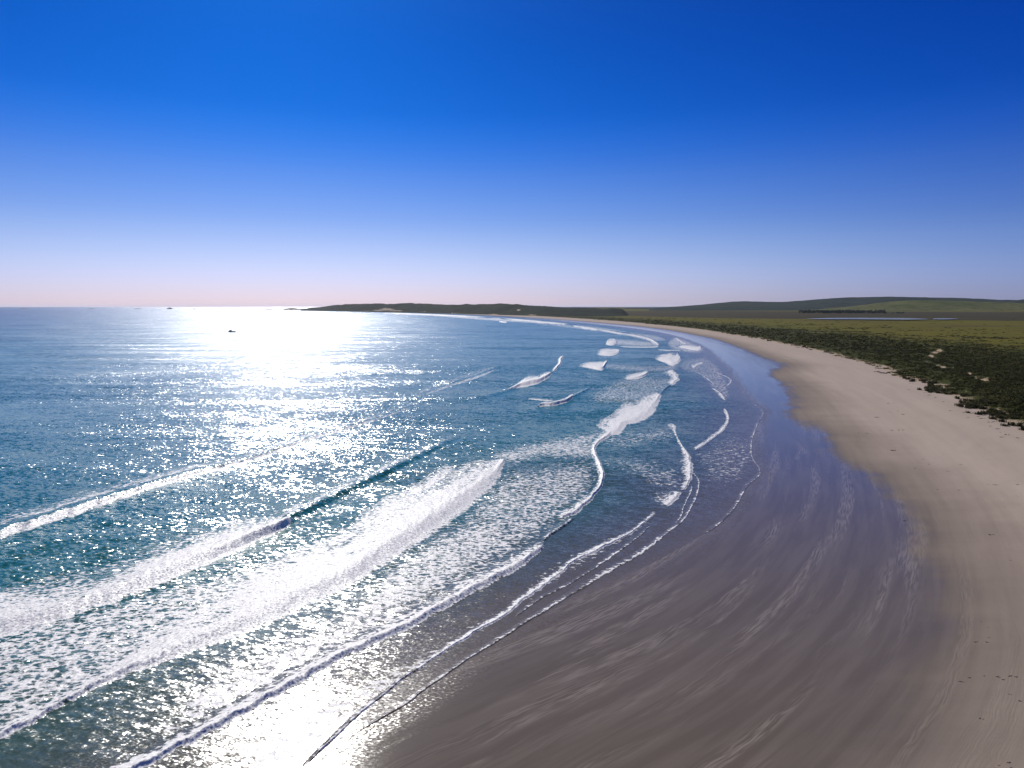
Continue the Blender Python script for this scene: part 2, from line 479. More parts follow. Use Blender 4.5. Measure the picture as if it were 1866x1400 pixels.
def sand_material():
    n = NT('beach_sand')
    P = n.pos()
    cs, al, dw, ds = n.attr('cross'), n.attr('along'), n.attr('wetline'), n.attr('shore')
    st = n.combine(cs, n.math('MULTIPLY', al, 0.07))        # stretched along the shore
    streak = n.noise(st, 0.16, 5, 0.6, 0.4)
    streak2 = n.noise(st, 0.55, 4, 0.6, 0.3)
    patch = n.noise(n.mapping(P, (0.5, 1.6, 1)), 0.05, 4, 0.6)
    # wetness: 1 near the water, 0 on the upper beach
    d = n.math('ADD', dw, n.math('MULTIPLY', n.math('SUBTRACT', patch, 0.5), 13.0))
    d = n.math('ADD', d, n.math('MULTIPLY', n.math('SUBTRACT', streak, 0.5), 12.0))
    wet = n.sstep(d, 5.0, -8.0)
    damp = n.sstep(d, 26.0, -4.0)
    grain = n.noise(P, 2.6, 5, 0.7)
    dry = n.mix(streak, (0.350, 0.280, 0.222), (0.50, 0.405, 0.330))
    dry = n.mix(n.lin(grain, 0.3, 0.7, 0, 0.35), dry, (0.28, 0.215, 0.16))
    dampc = n.mix(streak2, (0.175, 0.138, 0.108), (0.25, 0.20, 0.158))
    wetc = n.mix(n.sstep(streak2, 0.36, 0.66), (0.132, 0.105, 0.079), (0.160, 0.130, 0.100))
    col = n.mix(damp, dry, dampc)
    # pale ripple bands on the flat
    rip_v = n.combine(n.math('ADD', cs, n.math('MULTIPLY', n.math('SUBTRACT', n.noise(P, 0.10, 3, 0.5), 0.5), 1.7)),
                      n.math('MULTIPLY', al, 0.055))
    rip = n.noise(rip_v, 4.2, 2, 0.5, 0.1)
    band = n.sstep(n.noise(n.combine(cs, n.math('MULTIPLY', al, 0.06)), 0.30, 2, 0.5, 0.3), 0.50, 0.66)
    wetc = n.mix(n.math('MULTIPLY', band, n.sstep(rip, 0.40, 0.62)), wetc, (0.235, 0.196, 0.156))
    col = n.mix(wet, col, wetc)
    film = n.math('MULTIPLY', wet, n.sstep(n.math('ADD', ds, n.math('MULTIPLY', n.math('SUBTRACT', streak, 0.5), 30.0)), 75.0, 2.0))
    rough = n.math('SUBTRACT', 0.85, n.math('MULTIPLY', wet, 0.50))
    rough = n.math('SUBTRACT', rough, n.math('MULTIPLY', film, 0.26))
    h = n.math('ADD', n.math('MULTIPLY', rip, n.lin(band, 0, 1, 0.22, 1.0)), n.math('MULTIPLY', grain, 0.25))
    b = n.bump(h, n.lin(wet, 0, 1, 0.06, 0.09), n.lin(film, 0, 1, 0.55, 0.12))
    skim = n.sstep(n.math('ADD', ds, n.math('MULTIPLY', n.math('SUBTRACT', streak2, 0.5), 9.0)), 7.0, -1.0)     # last of the wash still draining off
    c0 = n.noise(n.mapping(P, (0.6, 1.0, 1), (0, 0, R(20))), 4.6, 2, 0.5, 0.2, True)
    sl = n.vmath('MULTIPLY', n.vmath('SCALE', n.vmath('SUBTRACT', c0, (0.5, 0.5, 0.5)), scale=n.math('MULTIPLY', skim, 0.5)), (1, 1, 0))
    b = n.vmath('NORMALIZE', n.vmath('ADD', b, sl))
    rough = n.math('ADD', n.math('MULTIPLY', rough, n.math('SUBTRACT', 1.0, skim)), n.math('MULTIPLY', skim, 0.23))
    spec = n.math('ADD', n.lin(wet, 0, 1, 0.10, 0.22), n.math('MULTIPLY', film, 0.20))
    return n.done(n.bsdf(col, rough, b, 1.333, spec))

def land_material():
    n = NT('coastal_ground')
    P = n.pos()
    dv, sp, zone = n.attr('veg'), n.attr('sand'), n.attr('zone')
    mot = n.noise(n.mapping(P, (1, 1, 1)), 0.02, 5, 0.6)
    fine = n.noise(P, 0.35, 4, 0.65)
    grass = n.mix(mot, (0.090, 0.086, 0.009), (0.150, 0.122, 0.014))
    grass = n.mix(n.sstep(fine, 0.48, 0.68), grass, (0.055, 0.066, 0.013))
    belt = n.noise(n.mapping(P, (0.25, 1.0, 1)), 0.011, 4, 0.6, 0.4)
    grass = n.mix(n.sstep(belt, 0.50, 0.64), grass, (0.085, 0.066, 0.018))
    grass = n.mix(n.sstep(belt, 0.40, 0.30), grass, (0.050, 0.062, 0.014))
    scrub = n.mix(fine, (0.022, 0.027, 0.008), (0.050, 0.054, 0.013))
    sc = n.sstep(n.math('SUBTRACT', n.math('MULTIPLY', mot, 420.0), dv), -20.0, 130.0)
    col = n.mix(sc, grass, scrub)
    marsh = n.mix(n.noise(n.mapping(P, (1, 0.25, 1)), 0.006, 4, 0.6), (0.026, 0.027, 0.014), (0.070, 0.055, 0.024))
    col = n.mix(n.sstep(n.math('ADD', zone, n.math('MULTIPLY', n.math('SUBTRACT', mot, 0.5), 0.25)), 0.35, 0.62), col, marsh)
    sandc = n.mix(fine, (0.36, 0.26, 0.16), (0.46, 0.35, 0.23))
    edge = n.sstep(n.math('ADD', dv, n.math('MULTIPLY', n.math('SUBTRACT', fine, 0.5), 12.0)), 6.0, 1.5)
    col = n.mix(edge, col, n.mix(fine, (0.34, 0.26, 0.18), (0.42, 0.33, 0.24)))
    col = n.mix(n.sstep(n.math('ADD', sp, n.math('MULTIPLY', n.math('SUBTRACT', fine, 0.5), 1.3)), 0.42, 0.60), col, sandc)
    return n.done(n.bsdf(col, 0.95, None, 1.4, 0.05))

M_WATER, M_SAND, M_LAND = water_material(), sand_material(), land_material()

# ------------------------------------------------------------------ sea
lace = lace_at(GX, GY)
sea_keep = D_S < 6
sea_me = grid_mesh('sea', GX, GY, np.where(D_S > 0, -D_S * 0.01, 0), sea_keep, {'shore': D_S, 'foam': lace}, flip=True)
new_obj('sea', sea_me, M_WATER, kind='structure', label='wide blue sea sparkling under the sun')

# ------------------------------------------------------------------ beach
BZ = beach_z(GX, GY, D_S, D_V, D_M)
# the sand dips under the water just seaward of its edge
BZ = np.where(D_S < 0, np.maximum(D_S * 0.03, -3.0), BZ)
beach_keep = (D_S > -15) & (D_V < 25)
beach_me = grid_mesh('beach', GX, GY, BZ, beach_keep, {'cross': D_M, 'along': A_M, 'wetline': D_W, 'shore': D_S}, flip=True)
new_obj('beach', beach_me, M_SAND, kind='structure', label='broad curving sandy beach, wet and dark towards the water')

# ------------------------------------------------------------------ vegetated ground behind the beach
SAND_PATCHES = [(1712, 641, 9, 6), (1703, 647, 12, 3), (1697, 653, 8, 3), (1677, 658, 6, 2), (1690, 663, 10, 2), (1708, 669, 8, 2.5), (1718, 673, 9, 3.5),
                (1766, 688, 6, 4), (1779, 695, 6, 2.5), (1795, 699, 11, 4), (1735, 675, 4, 2), (1692, 679, 7, 1.5), (1584, 619, 3, 1.2), (1760, 710, 7, 2),
                (1820, 742, 8, 2.5), (1720, 702, 6, 3), (1672, 689, 5, 2), (1848, 712, 5, 1.5), (1852, 662, 8, 1.5)]
px_, py_ = to_px(GX, GY, 3.0)
sandp = np.zeros(GX.shape)
for (a, b, rx, ry) in SAND_PATCHES:
    sandp = np.maximum(sandp, np.exp(-((px_ - a) / rx / .8) ** 2 - ((py_ - b) / ry / .7) ** 2))
sandp *= (GY > 5)
dist_ = np.hypot(GX, GY)
zone = sstep(1900, 2600, dist_) * sstep(6200, 4200, dist_) * sstep(150, 600, D_V)
LZ = BZ + np.clip(D_V * 0.05, -0.6, 0.05) + dune_z(GX, GY, D_V) + plain_lift(GX, GY)
land_me = grid_mesh('coastal_plain', GX, GY, LZ, D_V > -6, {'veg': D_V, 'sand': sandp, 'zone': zone}, flip=True)
new_obj('coastal_plain', land_me, M_LAND, kind='structure', label='flat green and brown coastal plain behind the dunes')

# ------------------------------------------------------------------ breaking waves, each a ridge of water of its own
VN = np.concatenate([[-0.40, -0.22, -0.12], np.linspace(-0.06, 0.30, 11), np.linspace(0.36, 1.0, 12), [1.10, 1.25, 1.45]])
def prof(v, rise0=-0.12, crest=0.18):
    up = sstep(rise0, crest, v)
    dn = np.clip(1 - (v - crest) / (1.05 - crest), 0, 1) ** 1.3
    return np.where(v < crest, up, dn)
PROF = {   # foam along the section: front foot ... back
    'bore':  ([-.24, -.13, -.03, .02, .20, .45, .75, 1.05, 1.35], [0, .72, .92, .96, .86, .74, .58, .38, 0]),
    'dense': ([-.20, -.11, -.02, .02, .15, .40, .70, .95, 1.15, 1.40], [0, .70, .90, .96, .86, .82, .76, .62, .42, 0]),
    'thin':  ([-.08, .02, .12, .35, .60, 1.0, 1.4], [0, .70, .88, .66, .46, .32, 0]),
    'spill': ([-.38, -.20, -.02, .10, .17, .30, .42, .65, .9, 1.2], [0, .55, .82, .62, .10, .16, .62, .52, .36, 0]),
    'crest': ([-.1, .20, .30, .42, .55, .8, 1.0], [0, .10, .50, .66, .50, .34, 0]),
    'swell': ([-.1, .5, 1.0], [0, .12, 0]),
}
N_WAVE = [0]
def wave(label, ctrl, kind='bore', group=None, end=(1, 1), jitter=1.0):
    """ctrl: (x, y, dx, dy, height m, foam scale): front foot on the photo plan and offset to the back edge"""
    C = catmull(np.array(ctrl, float), 10)
    F = ground(C[:, 0], C[:, 1]); B = ground(C[:, 0] + C[:, 2], C[:, 1] + C[:, 3])
    seg = np.r_[0, np.cumsum(np.hypot(*np.diff(F, axis=0).T))]
    dmid = np.hypot(F[:, 0], F[:, 1])
    step = np.clip(dmid * 0.0016, 0.16, 4.0)
    n = int(np.clip(np.sum(np.diff(seg) / step[:-1]), 24, 900))
    cum = np.r_[0, np.cumsum(np.diff(seg) / step[:-1])]
    q = np.linspace(0, cum[-1], n)
    it = lambda a: np.interp(q, cum, a)
    F = np.stack([it(F[:, 0]), it(F[:, 1])], -1); B = np.stack([it(B[:, 0]), it(B[:, 1])], -1)
    H, S, arc, dm = it(C[:, 4]), it(C[:, 5]), it(seg), it(dmid)
    u = np.linspace(0, 1, n)
    ef = 0.2 if len(ctrl) <= 6 else 0.06
    e0 = sstep(0, ef, u) if end[0] else np.ones(n)
    e1 = sstep(1, 1 - ef, u) if end[1] else np.ones(n)
    E = (e0 * e1)[:, None]
    seed = 100 + N_WAVE[0] * 13; N_WAVE[0] += 1
    D = B - F
    W = np.maximum(np.hypot(D[:, 0], D[:, 1]), 0.05)
    # uneven front and back edges
    sc = np.maximum(dm / 90.0, 1.0)
    if kind in ('crest', 'swell'): jitter = 0.15
    jf = (fbm(arc / (1.6 * sc), arc * 0, seed, 4) - 0.5) * np.minimum(1.3 * sc, 0.55 * W) / W * jitter
    if kind in ('crest', 'swell'): jitter = 0.15
    jb = (fbm(arc / (2.6 * sc), arc * 0 + 9, seed + 3, 4) - 0.5) * 0.38 * jitter
    V = VN[None, :]
    off = jf[:, None] * np.clip(1 - V, 0, 1) + jb[:, None] * np.clip(V, 0, 1)
    X = F[:, :1] + D[:, :1] * (V + off); Y = F[:, 1:] + D[:, 1:] * (V + off)
    lump = fbm(X / (0.6 * sc[:, None]), Y / (0.7 * sc[:, None]), seed + 5, 3) - 0.45
    fo = np.interp(VN, *PROF[kind])[None, :] * S[:, None] * E
    patch = fbm(arc / (7 * sc), arc * 0 + 4, seed + 7, 3)
    ww = np.minimum(W, 12.0 * sc)[:, None]
    rag = fbm(arc[:, None] / (ww * 0.42) + 3, (V + off) * W[:, None] / (ww * 0.20), seed + 9, 5)
    fo = fo * (np.clip(0.72 + 0.6 * patch, 0, 1.03) if kind != 'thin' else np.clip(0.30 + 1.3 * patch, 0, 1.05))[:, None]
    fo = fo * np.clip(0.30 + 1.35 * rag + 0.45 * sstep(0.5, 0.0, V) * (V > -0.1), 0, 1.0)
    inner = (sstep(-0.36, -0.10, VN) * sstep(1.40, 1.06, VN))[None, :] * E
    hp = prof(VN)[None, :] * H[:, None] * E
    Z = -0.06 * (1 - inner) + 0.015 * inner + hp * (1 + 0.35 * lump * np.clip(fo, 0, 1)) + 0.05 * np.clip(lump, 0, 1) * np.clip(fo, 0, 1) * np.minimum(sc[:, None], 3)
    ds = sdist(X, Y, S_LINE)
    # thin runs on the sand ride up the slope of the beach
    Z = Z + np.where(ds > -1.0, np.clip(ds + 1.0, 0, 40) * 0.006 + 0.02, 0) * inner
    fo = np.maximum(fo, lace_at(X, Y) * inner)
    me = grid_mesh('breaking_wave', X, Y, Z, None, {'shore': np.minimum(ds, -0.2), 'foam': fo})
    if me.polygons and me.polygons[len(me.polygons) // 2].normal.z < 0: me.flip_normals()
    # origin at the wave's middle
    c = Vector((float(X.mean()), float(Y.mean()), 0))
    me.transform(__import__('mathutils').Matrix.Translation(-c))
    return new_obj('breaking_wave', me, M_WATER, label=label, cat='wave', group=group or 'waves rolling onto the beach', loc=c)

wave('outermost long wave rising at the far left with a dark green face and a foot of foam and painted sun glint', [
    (-120, 1026, 14, -46, .8, 1), (0, 977, 13, -40, .8, 1), (90, 948, 12, -36, .8, 1), (180, 920, 10, -34, .8, 1), (250, 896, 8, -26, .7, .95),
    (330, 872, 6, -22, .65, .9), (390, 857, 6, -19, .6, .85), (470, 834, 5, -16, .5, .8), (560, 803, 4, -14, .34, .8), (640, 779, 3, -12, .26, .75),  # foot foam here also paints the sun glint under the crest
    (700, 759, 3, -11, .2, .66), (760, 738, 3, -9, .12, .5), (810, 718, 2, -7, .05, .2)], 'spill', end=(0, 1))
wave('faint sparkling swell line beyond the outermost long wave', [
    (730, 735, 3, -14, .1, .3), (790, 713, 3, -15, .25, .6), (830, 700, 3, -14, .25, .7), (870, 687, 3, -13, .22, .7), (918, 668, 3, -11, .1, .5)], 'spill')
wave('unbroken wave ridge with dark green face running up from the white roller', [
    (500, 962, -8, -30, .6, .9), (535, 947, -6, -30, .7, 1), (565, 934, -6, -30, .7, 1), (620, 906, -6, -28, .62, 1), (700, 867, -5, -25, .5, .95),
    (760, 837, -5, -21, .36, .85), (800, 816, -4, -17, .22, .7), (850, 792, -3, -12, .06, .4)], 'crest')
wave('broad white roller with ragged back reaching from the left edge to the green ridge', [
    (-120, 1190, 0, -88, .55, 1), (0, 1150, 0, -74, .6, 1), (100, 1123, 3, -68, .6, 1), (200, 1092, 4, -62, .65, 1), (260, 1068, 5, -66, .7, 1),
    (300, 1052, 3, -62, .75, 1), (380, 1018, 0, -52, .8, 1), (460, 985, -4, -38, .95, 1), (510, 964, -4, -24, 1.1, 1), (545, 948, -2, -13, 1.1, 1)], 'bore', end=(0, 1))
wave('widest wedge of white water ending in a point in the middle of the picture', [
    (-120, 1412, 5, -26, .25, .9), (0, 1345, 5, -25, .3, .95), (90, 1300, 5, -28, .32, .95), (180, 1248, 4, -34, .35, 1), (280, 1206, -5, -44, .4, 1), (380, 1166, -10, -62, .45, 1),
    (480, 1126, -12, -78, .5, 1), (560, 1088, -16, -78, .55, 1), (640, 1050, -30, -70, .6, 1), (720, 1002, -32, -74, .65, 1), (800, 947, -36, -62, .65, 1),
    (860, 907, -42, -48, .6, 1), (900, 872, -34, -26, .5, 1), (919, 840, -7, -4, .3, 1)], 'dense', end=(0, 0))
wave('long straight line of white surf crossing the lower left foreground', [
    (180, 1440, -3, -24, .22, .95), (250, 1402, -3, -24, .25, .97), (320, 1365, -3, -24, .28, .98), (400, 1322, -3, -25, .3, .98), (480, 1278, -4, -25, .3, .98), (550, 1238, -4, -25, .32, .98),
    (622, 1199, -4, -24, .33, .98), (690, 1168, -4, -26, .35, 1), (760, 1134, -5, -27, .38, 1), (850, 1084, -10, -25, .4, 1), (930, 1041, -12, -21, .4, 1),
    (975, 1010, -9, -15, .35, .95), (999, 985, -4, -8, .25, .9)], 'bore', end=(0, 1))
wave('short detached scrap of foam above the end of the long straight surf line', [
    (985, 990, -8, -6, .2, .8), (1010, 971, -8, -6, .25, .85), (1035, 955, -8, -6, .25, .8), (1052, 941, -6, -5, .2, .7)], 'thin')
wave('bulging white surf crescent bent round a point in the middle distance', [
    (1012, 952, -16, -8, .3, .9), (1048, 934, -16, -6, .35, .97), (1075, 912, -13, -4, .35, 1), (1093, 890, -9, -2, .35, 1), (1100, 868, -9, 0, .35, 1), (1096, 848, -11, -1, .35, 1),
    (1087, 828, -10, -2, .35, 1), (1086, 815, -9, -3, .35, 1), (1096, 803, -10, -5, .35, 1), (1110, 793, -11, -6, .35, 1), (1126, 783, -14, -8, .35, 1)], 'bore')
wave('thick diagonal bank of white water above the surf crescent', [
    (1108, 796, -20, -14, .3, 1), (1128, 785, -32, -12, .4, 1), (1136, 774, -32, -9, .4, 1), (1165, 765, -34, -20, .45, 1), (1185, 751, -30, -20, .45, 1), (1196, 737, -22, -13, .45, 1), (1206, 718, -7, -4, .35, 1)], 'dense')
wave('dark unbroken shoulder joining the diagonal white bank to the hooked surf', [
    (1203, 721, -4, -3, .4, .5), (1213, 710, -5, -3, .5, .6), (1224, 702, -5, -3, .4, .6)], 'crest')
wave('hooked white surf curl with trailing foam at the top of the bay', [
    (1217, 706, -8, -4, .3, .9), (1230, 697, -12, -4, .4, 1), (1235, 690, -14, -2, .4, 1), (1231, 681, -18, 1, .4, 1), (1221, 674, -16, 3, .35, 1), (1206, 672, -12, 3, .2, .8)], 'bore')
wave('bright triangular foam patch on the winding inner surf line', [
    (1216, 771, -6, -3, .1, .8), (1227, 773, -12, -1, .15, .95), (1232, 790, -4, 0, .15, .8), (1240, 808, -4, 0, .15, .9), (1250, 822, -9, -3, .2, .97), (1259, 842, -16, -2, .25, 1), (1260, 858, -16, 0, .25, 1),
    (1259, 872, -12, -2, .22, .95), (1254, 884, -10, -3, .18, .95), (1243, 898, -9, -2, .12, .8)], 'bore')
wave('short foam bar below the triangular foam patch', [
    (1246, 896, -10, -5, .15, .85), (1238, 903, -15, -6, .2, .95), (1225, 913, -15, -6, .2, .95), (1211, 925, -10, -4, .15, .85)], 'bore')
wave('second inner line of breaking foam curving down the middle to the bottom edge', [
    (1207, 928, -8, -4, .1, .9), (1192, 937, -7, -4, .15, .95), (1186, 943, -4, -3, .1, .8), (1151, 971, -5, -4, .14, .95), (1110, 992, -7, -5, .16, 1), (1076, 1009, -7, -6, .16, 1), (1045, 1025, -6, -6, .15, 1),
    (1013, 1052, -6, -7, .13, .95), (950, 1097, -6, -8, .13, .95), (921, 1121, -5, -7, .12, .9), (880, 1145, -5, -7, .12, .9), (823, 1178, -4, -6, .11, .8),
    (780, 1208, -4, -6, .1, .75), (733, 1239, -4, -6, .1, .7), (689, 1275, -4, -6, .1, .7), (655, 1302, -4, -6, .1, .7), (622, 1333, -4, -6, .1, .7), (575, 1378, -4, -6, .1, .7), (520, 1425, -4, -6, .1, .7)], 'bore')
wave('thin outer swash line tracing the water edge round the curve of sand', [
    (1255, 850, -3, -1, .05, .7), (1266, 864, -3, 0, .06, .8), (1274, 878, -3, 0, .06, .85), (1272, 898, -3, -1, .06, .85), (1265, 916, -4, -2, .06, .85), (1245, 949, -4, -3, .06, .9), (1214, 974, -4, -4, .06, .95),
    (1177, 1004, -5, -6, .07, 1), (1126, 1034, -5, -7, .07, 1), (1058, 1074, -5, -6, .06, .9), (1000, 1110, -4, -5, .06, .85), (950, 1140, -4, -5, .06, .8), (924, 1158, -4, -5, .06, .8),
    (857, 1200, -4, -5, .05, .75), (790, 1246, -4, -5, .05, .7), (720, 1296, -4, -5, .05, .7), (650, 1336, -4, -5, .05, .65), (600, 1368, -4, -5, .05, .6)], 'thin')
wave('inner twin of the thin outer swash line at the bend', [
    (1258, 876, -3, -1, .05, .8), (1261, 892, -3, -1, .05, .8), (1246, 926, -3, -2, .05, .8), (1241, 943, -3, -2, .05, .8), (1222, 964, -3, -3, .05, .75)], 'thin')
wave('fine broken ripple line between the two curving swash lines', [
    (1190, 955, -3, -2, .04, .5), (1162, 980, -3, -3, .05, .6), (1132, 1003, -5, -3, .06, .85), (1114, 1016, -5, -4, .06, .85), (1076, 1042, -3, -3, .05, .6), (1025, 1072, -3, -4, .05, .65), (985, 1092, -3, -4, .05, .6), (930, 1132, -3, -4, .04, .5)], 'thin')
wave('faint scalloped edge of thin water spreading over the wet sand', [
    (1362, 726, -4, 0, .03, .5), (1377, 738, -4, 0, .03, .6), (1391, 753, -4, 1, .03, .65), (1380, 775, -4, 0, .03, .65), (1370, 805, -4, 0, .03, .65), (1371, 833, -4, 0, .03, .65), (1384, 854, -4, 0, .03, .7), (1383, 868, -4, -2, .03, .7),
    (1362, 886, -4, -2, .03, .7), (1344, 918, -4, -2, .03, .65), (1324, 943, -4, -2, .03, .6), (1303, 961, -4, -3, .03, .5), (1270, 984, -4, -3, .03, .4)], 'thin')
wave('slanting foam line ending in a hook on the right of the shallows', [
    (1261, 822, -3, -4, .1, .9), (1280, 812, -3, -4, .12, .95), (1300, 798, -4, -4, .12, .95), (1318, 783, -5, -3, .12, .95), (1328, 765, -5, -1, .12, .95), (1324, 750, -5, 0, .1, .9), (1319, 743, -4, 0, .06, .8)], 'bore')
wave('ragged foam blotch above the hooked slanting foam line', [
    (1299, 707, -6, -3, .1, .9), (1311, 715, -10, -4, .12, .95), (1318, 724, -9, -4, .12, .95), (1324, 733, -5, -3, .1, .85)], 'bore')
wave('thin diagonal foam thread leading to the ragged blotch', [
    (1258, 671, -3, -1, .1, .8), (1270, 679, -4, -2, .12, .9), (1284, 687, -4, -2, .12, .95), (1296, 696, -4, -2, .12, .95), (1306, 706, -4, -2, .1, .8)], 'thin')
wave('fine ripple loop nearest the wet sand in the upper shallows', [
    (1290, 673, -3, 0, .06, .6), (1310, 681, -4, 0, .08, .75), (1325, 687, -4, 0, .08, .8), (1333, 693, -5, 1, .08, .8), (1330, 700, -5, 0, .08, .8), (1316, 708, -4, -1, .06, .6)], 'thin')
wave('small foam tuft in the upper shallows right of the rounded white surf', [
    (1250, 671, -3, -3, .12, .9), (1262, 671, -5, -5, .15, .95), (1272, 664, -5, -3, .12, .9), (1288, 660, -4, -2, .08, .8)], 'bore')
wave('breaking peak with smooth back and foam spilling left in the middle of the bay', [
    (918, 716, 4, -6, .5, .2), (935, 709, 6, -9, .9, .85), (950, 704, 4, -13, 1.2, 1), (965, 701, 0, -15, 1.3, 1), (985, 695, -4, -11, 1.3, 1), (999, 687, -6, -8, 1.1, 1), (1006, 680, -3, -3, .6, .9)], 'bore')
wave('thin curling crest running up from the breaking peak in the bay', [
    (1004, 682, -3, -3, .6, .8), (1013, 673, -4, -3, .7, .9), (1021, 664, -5, -2, .7, .95), (1023, 655, -6, -1, .7, .95), (1029, 646, -5, -1, .4, .8)], 'bore')
wave('dark unbroken swell leading in from the left to the breaking peak', [
    (840, 731, 3, -12, .1, 0), (880, 725, 3, -14, .35, .2), (915, 718, 3, -13, .5, .3), (945, 708, 3, -10, .4, .3)], 'swell')
wave('small breaker with a foam streak behind it below the breaking peak', [
    (972, 746, 4, -7, .5, .4), (985, 741, 3, -8, .9, .95), (1005, 739, 2, -9, 1.0, 1), (1028, 734, 0, -8, 1.0, 1), (1041, 726, -2, -6, .8, 1), (1049, 719, -2, -3, .5, .9)], 'bore')
wave('dark shoulder of water running right from the small breaker', [
    (1040, 727, -3, -6, .3, .5), (1058, 718, -3, -7, .45, .6), (1070, 712, -3, -7, .4, .6), (1082, 705, -3, -5, .15, .4)], 'crest')
wave('flat foam streak drifting behind the small breaker', [
    (958, 727, 1, -2, .05, .8), (975, 729, 1, -3, .1, .85), (995, 731, 1, -4, .1, .9), (1015, 731, 1, -4, .1, .8)], 'thin')
wave('wedge shaped patch of white water with an upturned right end', [
    (1036, 667, 0, -1.5, .2, .9), (1060, 669, 2, -7, .6, 1), (1080, 671, 2, -10, .8, 1), (1097, 673, 1, -13, .9, 1), (1103, 665, 1, -7, .8, 1), (1107, 658, 0, -2, .4, .9)], 'dense')
wave('oval patch of white water behind the wedge shaped patch', [
    (1080, 646, 1, -4, .3, .9), (1095, 647, 1, -10, .7, 1), (1110, 647, 1, -11, .8, 1), (1122, 645, 1, -8, .6, 1), (1130, 641, 0, -3, .3, .9)], 'dense')
wave('small white cap farthest up the row of breaking patches', [
    (1101, 627, 1, -4, .4, .9), (1110, 628.5, 1, -10, .9, 1), (1117, 628, 1, -10, .9, 1), (1125, 625, 0, -4, .4, .9)], 'dense')
wave('rounded fan of white surf close to the upper beach', [
    (1184, 652, 2, -2, .2, .9), (1200, 656, 4, -9, .4, 1), (1214, 660, 6, -14, .5, 1), (1227, 664, 4, -18, .5, 1), (1239, 657, -4, -13, .5, 1), (1239, 649, -6, -5, .4, .95)], 'dense')
wave('leaf shaped breaker with foam above the diagonal bank', [
    (1128, 689, 2, -3, .2, .9), (1145, 691, 2, -8, .5, 1), (1160, 690, 1, -9, .6, 1), (1173, 686, 0, -8, .6, 1), (1183, 679, -1, -4, .3, .9)], 'dense')
wave('wide ragged patch of surf against the upper wet sand', [
    (1226, 632, 2, -3, .2, .8), (1245, 634, 3, -6, .35, .95), (1260, 637, 2, -8, .4, 1), (1272, 638, 0, -8, .4, 1), (1280, 635, -1, -5, .3, .9)], 'bore')
wave('narrow foam streak leaning over the wide ragged patch of surf', [
    (1230, 614, 1, 2, .15, .8), (1238, 620, -5, 1, .3, .95), (1246, 625, -6, 1, .3, .95), (1258, 630, -6, 0, .2, .8)], 'bore')
wave('long thin surf line arriving at the head of the bay', [
    (1080, 599, 0, 1.5, .3, .8), (1100, 602, -1, 2.5, .6, .95), (1130, 607, -2, 3, .6, .95), (1160, 612, -3, 3, .6, 1), (1184, 618, -4, 3, .6, 1), (1197, 625, -6, 3, .6, 1), (1202, 631, -8, 1, .4, .9)], 'bore')
wave('flat pale surf band trailing below the long thin line at the head of the bay', [
    (1120, 632, 3, -3, .2, .7), (1150, 634, 3, -4, .3, .8), (1185, 634, 2, -4, .4, .95), (1205, 632, 1, -3, .3, .9)], 'thin')
wave('short stepped foam line left of the wide ragged patch of surf', [
    (1195, 637, 1, -2, .2, .7), (1215, 640, 1, -3, .3, .85), (1232, 640, 0, -3, .3, .9), (1250, 641, 0, -2, .2, .8)], 'thin')
wave('distant white surf streak before the pale far beach, nearer one', [
    (1036, 592.5, 0, 2.4, .5, .9), (1060, 595.5, -1, 3.2, .9, 1), (1085, 599.5, -2, 3.2, .9, 1), (1104, 602, -3, 2.5, .5, .9)], 'dense')
wave('distant white surf streak before the pale far beach, middle one', [
    (905, 579.6, 0, 1.5, .6, .9), (940, 582, 0, 2.6, 1.0, 1), (985, 586, 0, 3.2, 1.0, 1), (1020, 589, 0, 3, .9, 1), (1050, 592, 0, 2, .5, .9)], 'dense')
wave('distant white surf streak lapping the far end of the beach', [
    (690, 569.8, 0, .8, .5, .9), (740, 571.2, 0, 1.6, 1.2, 1), (800, 573.5, 0, 2.2, 1.2, 1), (860, 576.4, 0, 2.6, 1.2, 1), (910, 579.5, 0, 2, .6, .9)], 'dense')
wave('lone white cap off the far beach', [
    (908, 585.5, 0, 1, .6, .9), (917, 586.4, 0, 1.8, 1.2, 1), (927, 587, 0, 1.2, .6, .9)], 'dense')

# ------------------------------------------------------------------ hills and headland
def hill_material(name, lo, hi, scale, sandy=None):
    n = NT(name)
    P = n.pos()
    f = n.noise(P, scale, 6, 0.62)
    f2 = n.noise(n.mapping(P, (1, 1, 2)), scale * 7, 4, 0.65)
    col = n.mix(n.sstep(f, 0.35, 0.65), lo, hi)
    col = n.mix(n.sstep(f2, 0.45, 0.7), col, tuple(c * 0.6 for c in lo))
    if sandy:
        at = n.attr('sand')
        col = n.mix(n.sstep(n.math('ADD', at, n.math('MULTIPLY', n.math('SUBTRACT', f2, 0.5), 1.5)), 0.5, 0.65), col, sandy)
    return n.done(n.bsdf(col, 0.95, None, 1.4, 0.05))

M_HEAD = hill_material('headland_scrub', (0.010, 0.020, 0.015), (0.022, 0.032, 0.018), 0.006, (0.42, 0.34, 0.26))
M_FARHILL = hill_material('far_hill_scrub', (0.016, 0.030, 0.026), (0.026, 0.040, 0.028), 0.0016)
M_SLOPE = hill_material('grazed_slope', (0.070, 0.085, 0.020), (0.115, 0.115, 0.035), 0.0020)

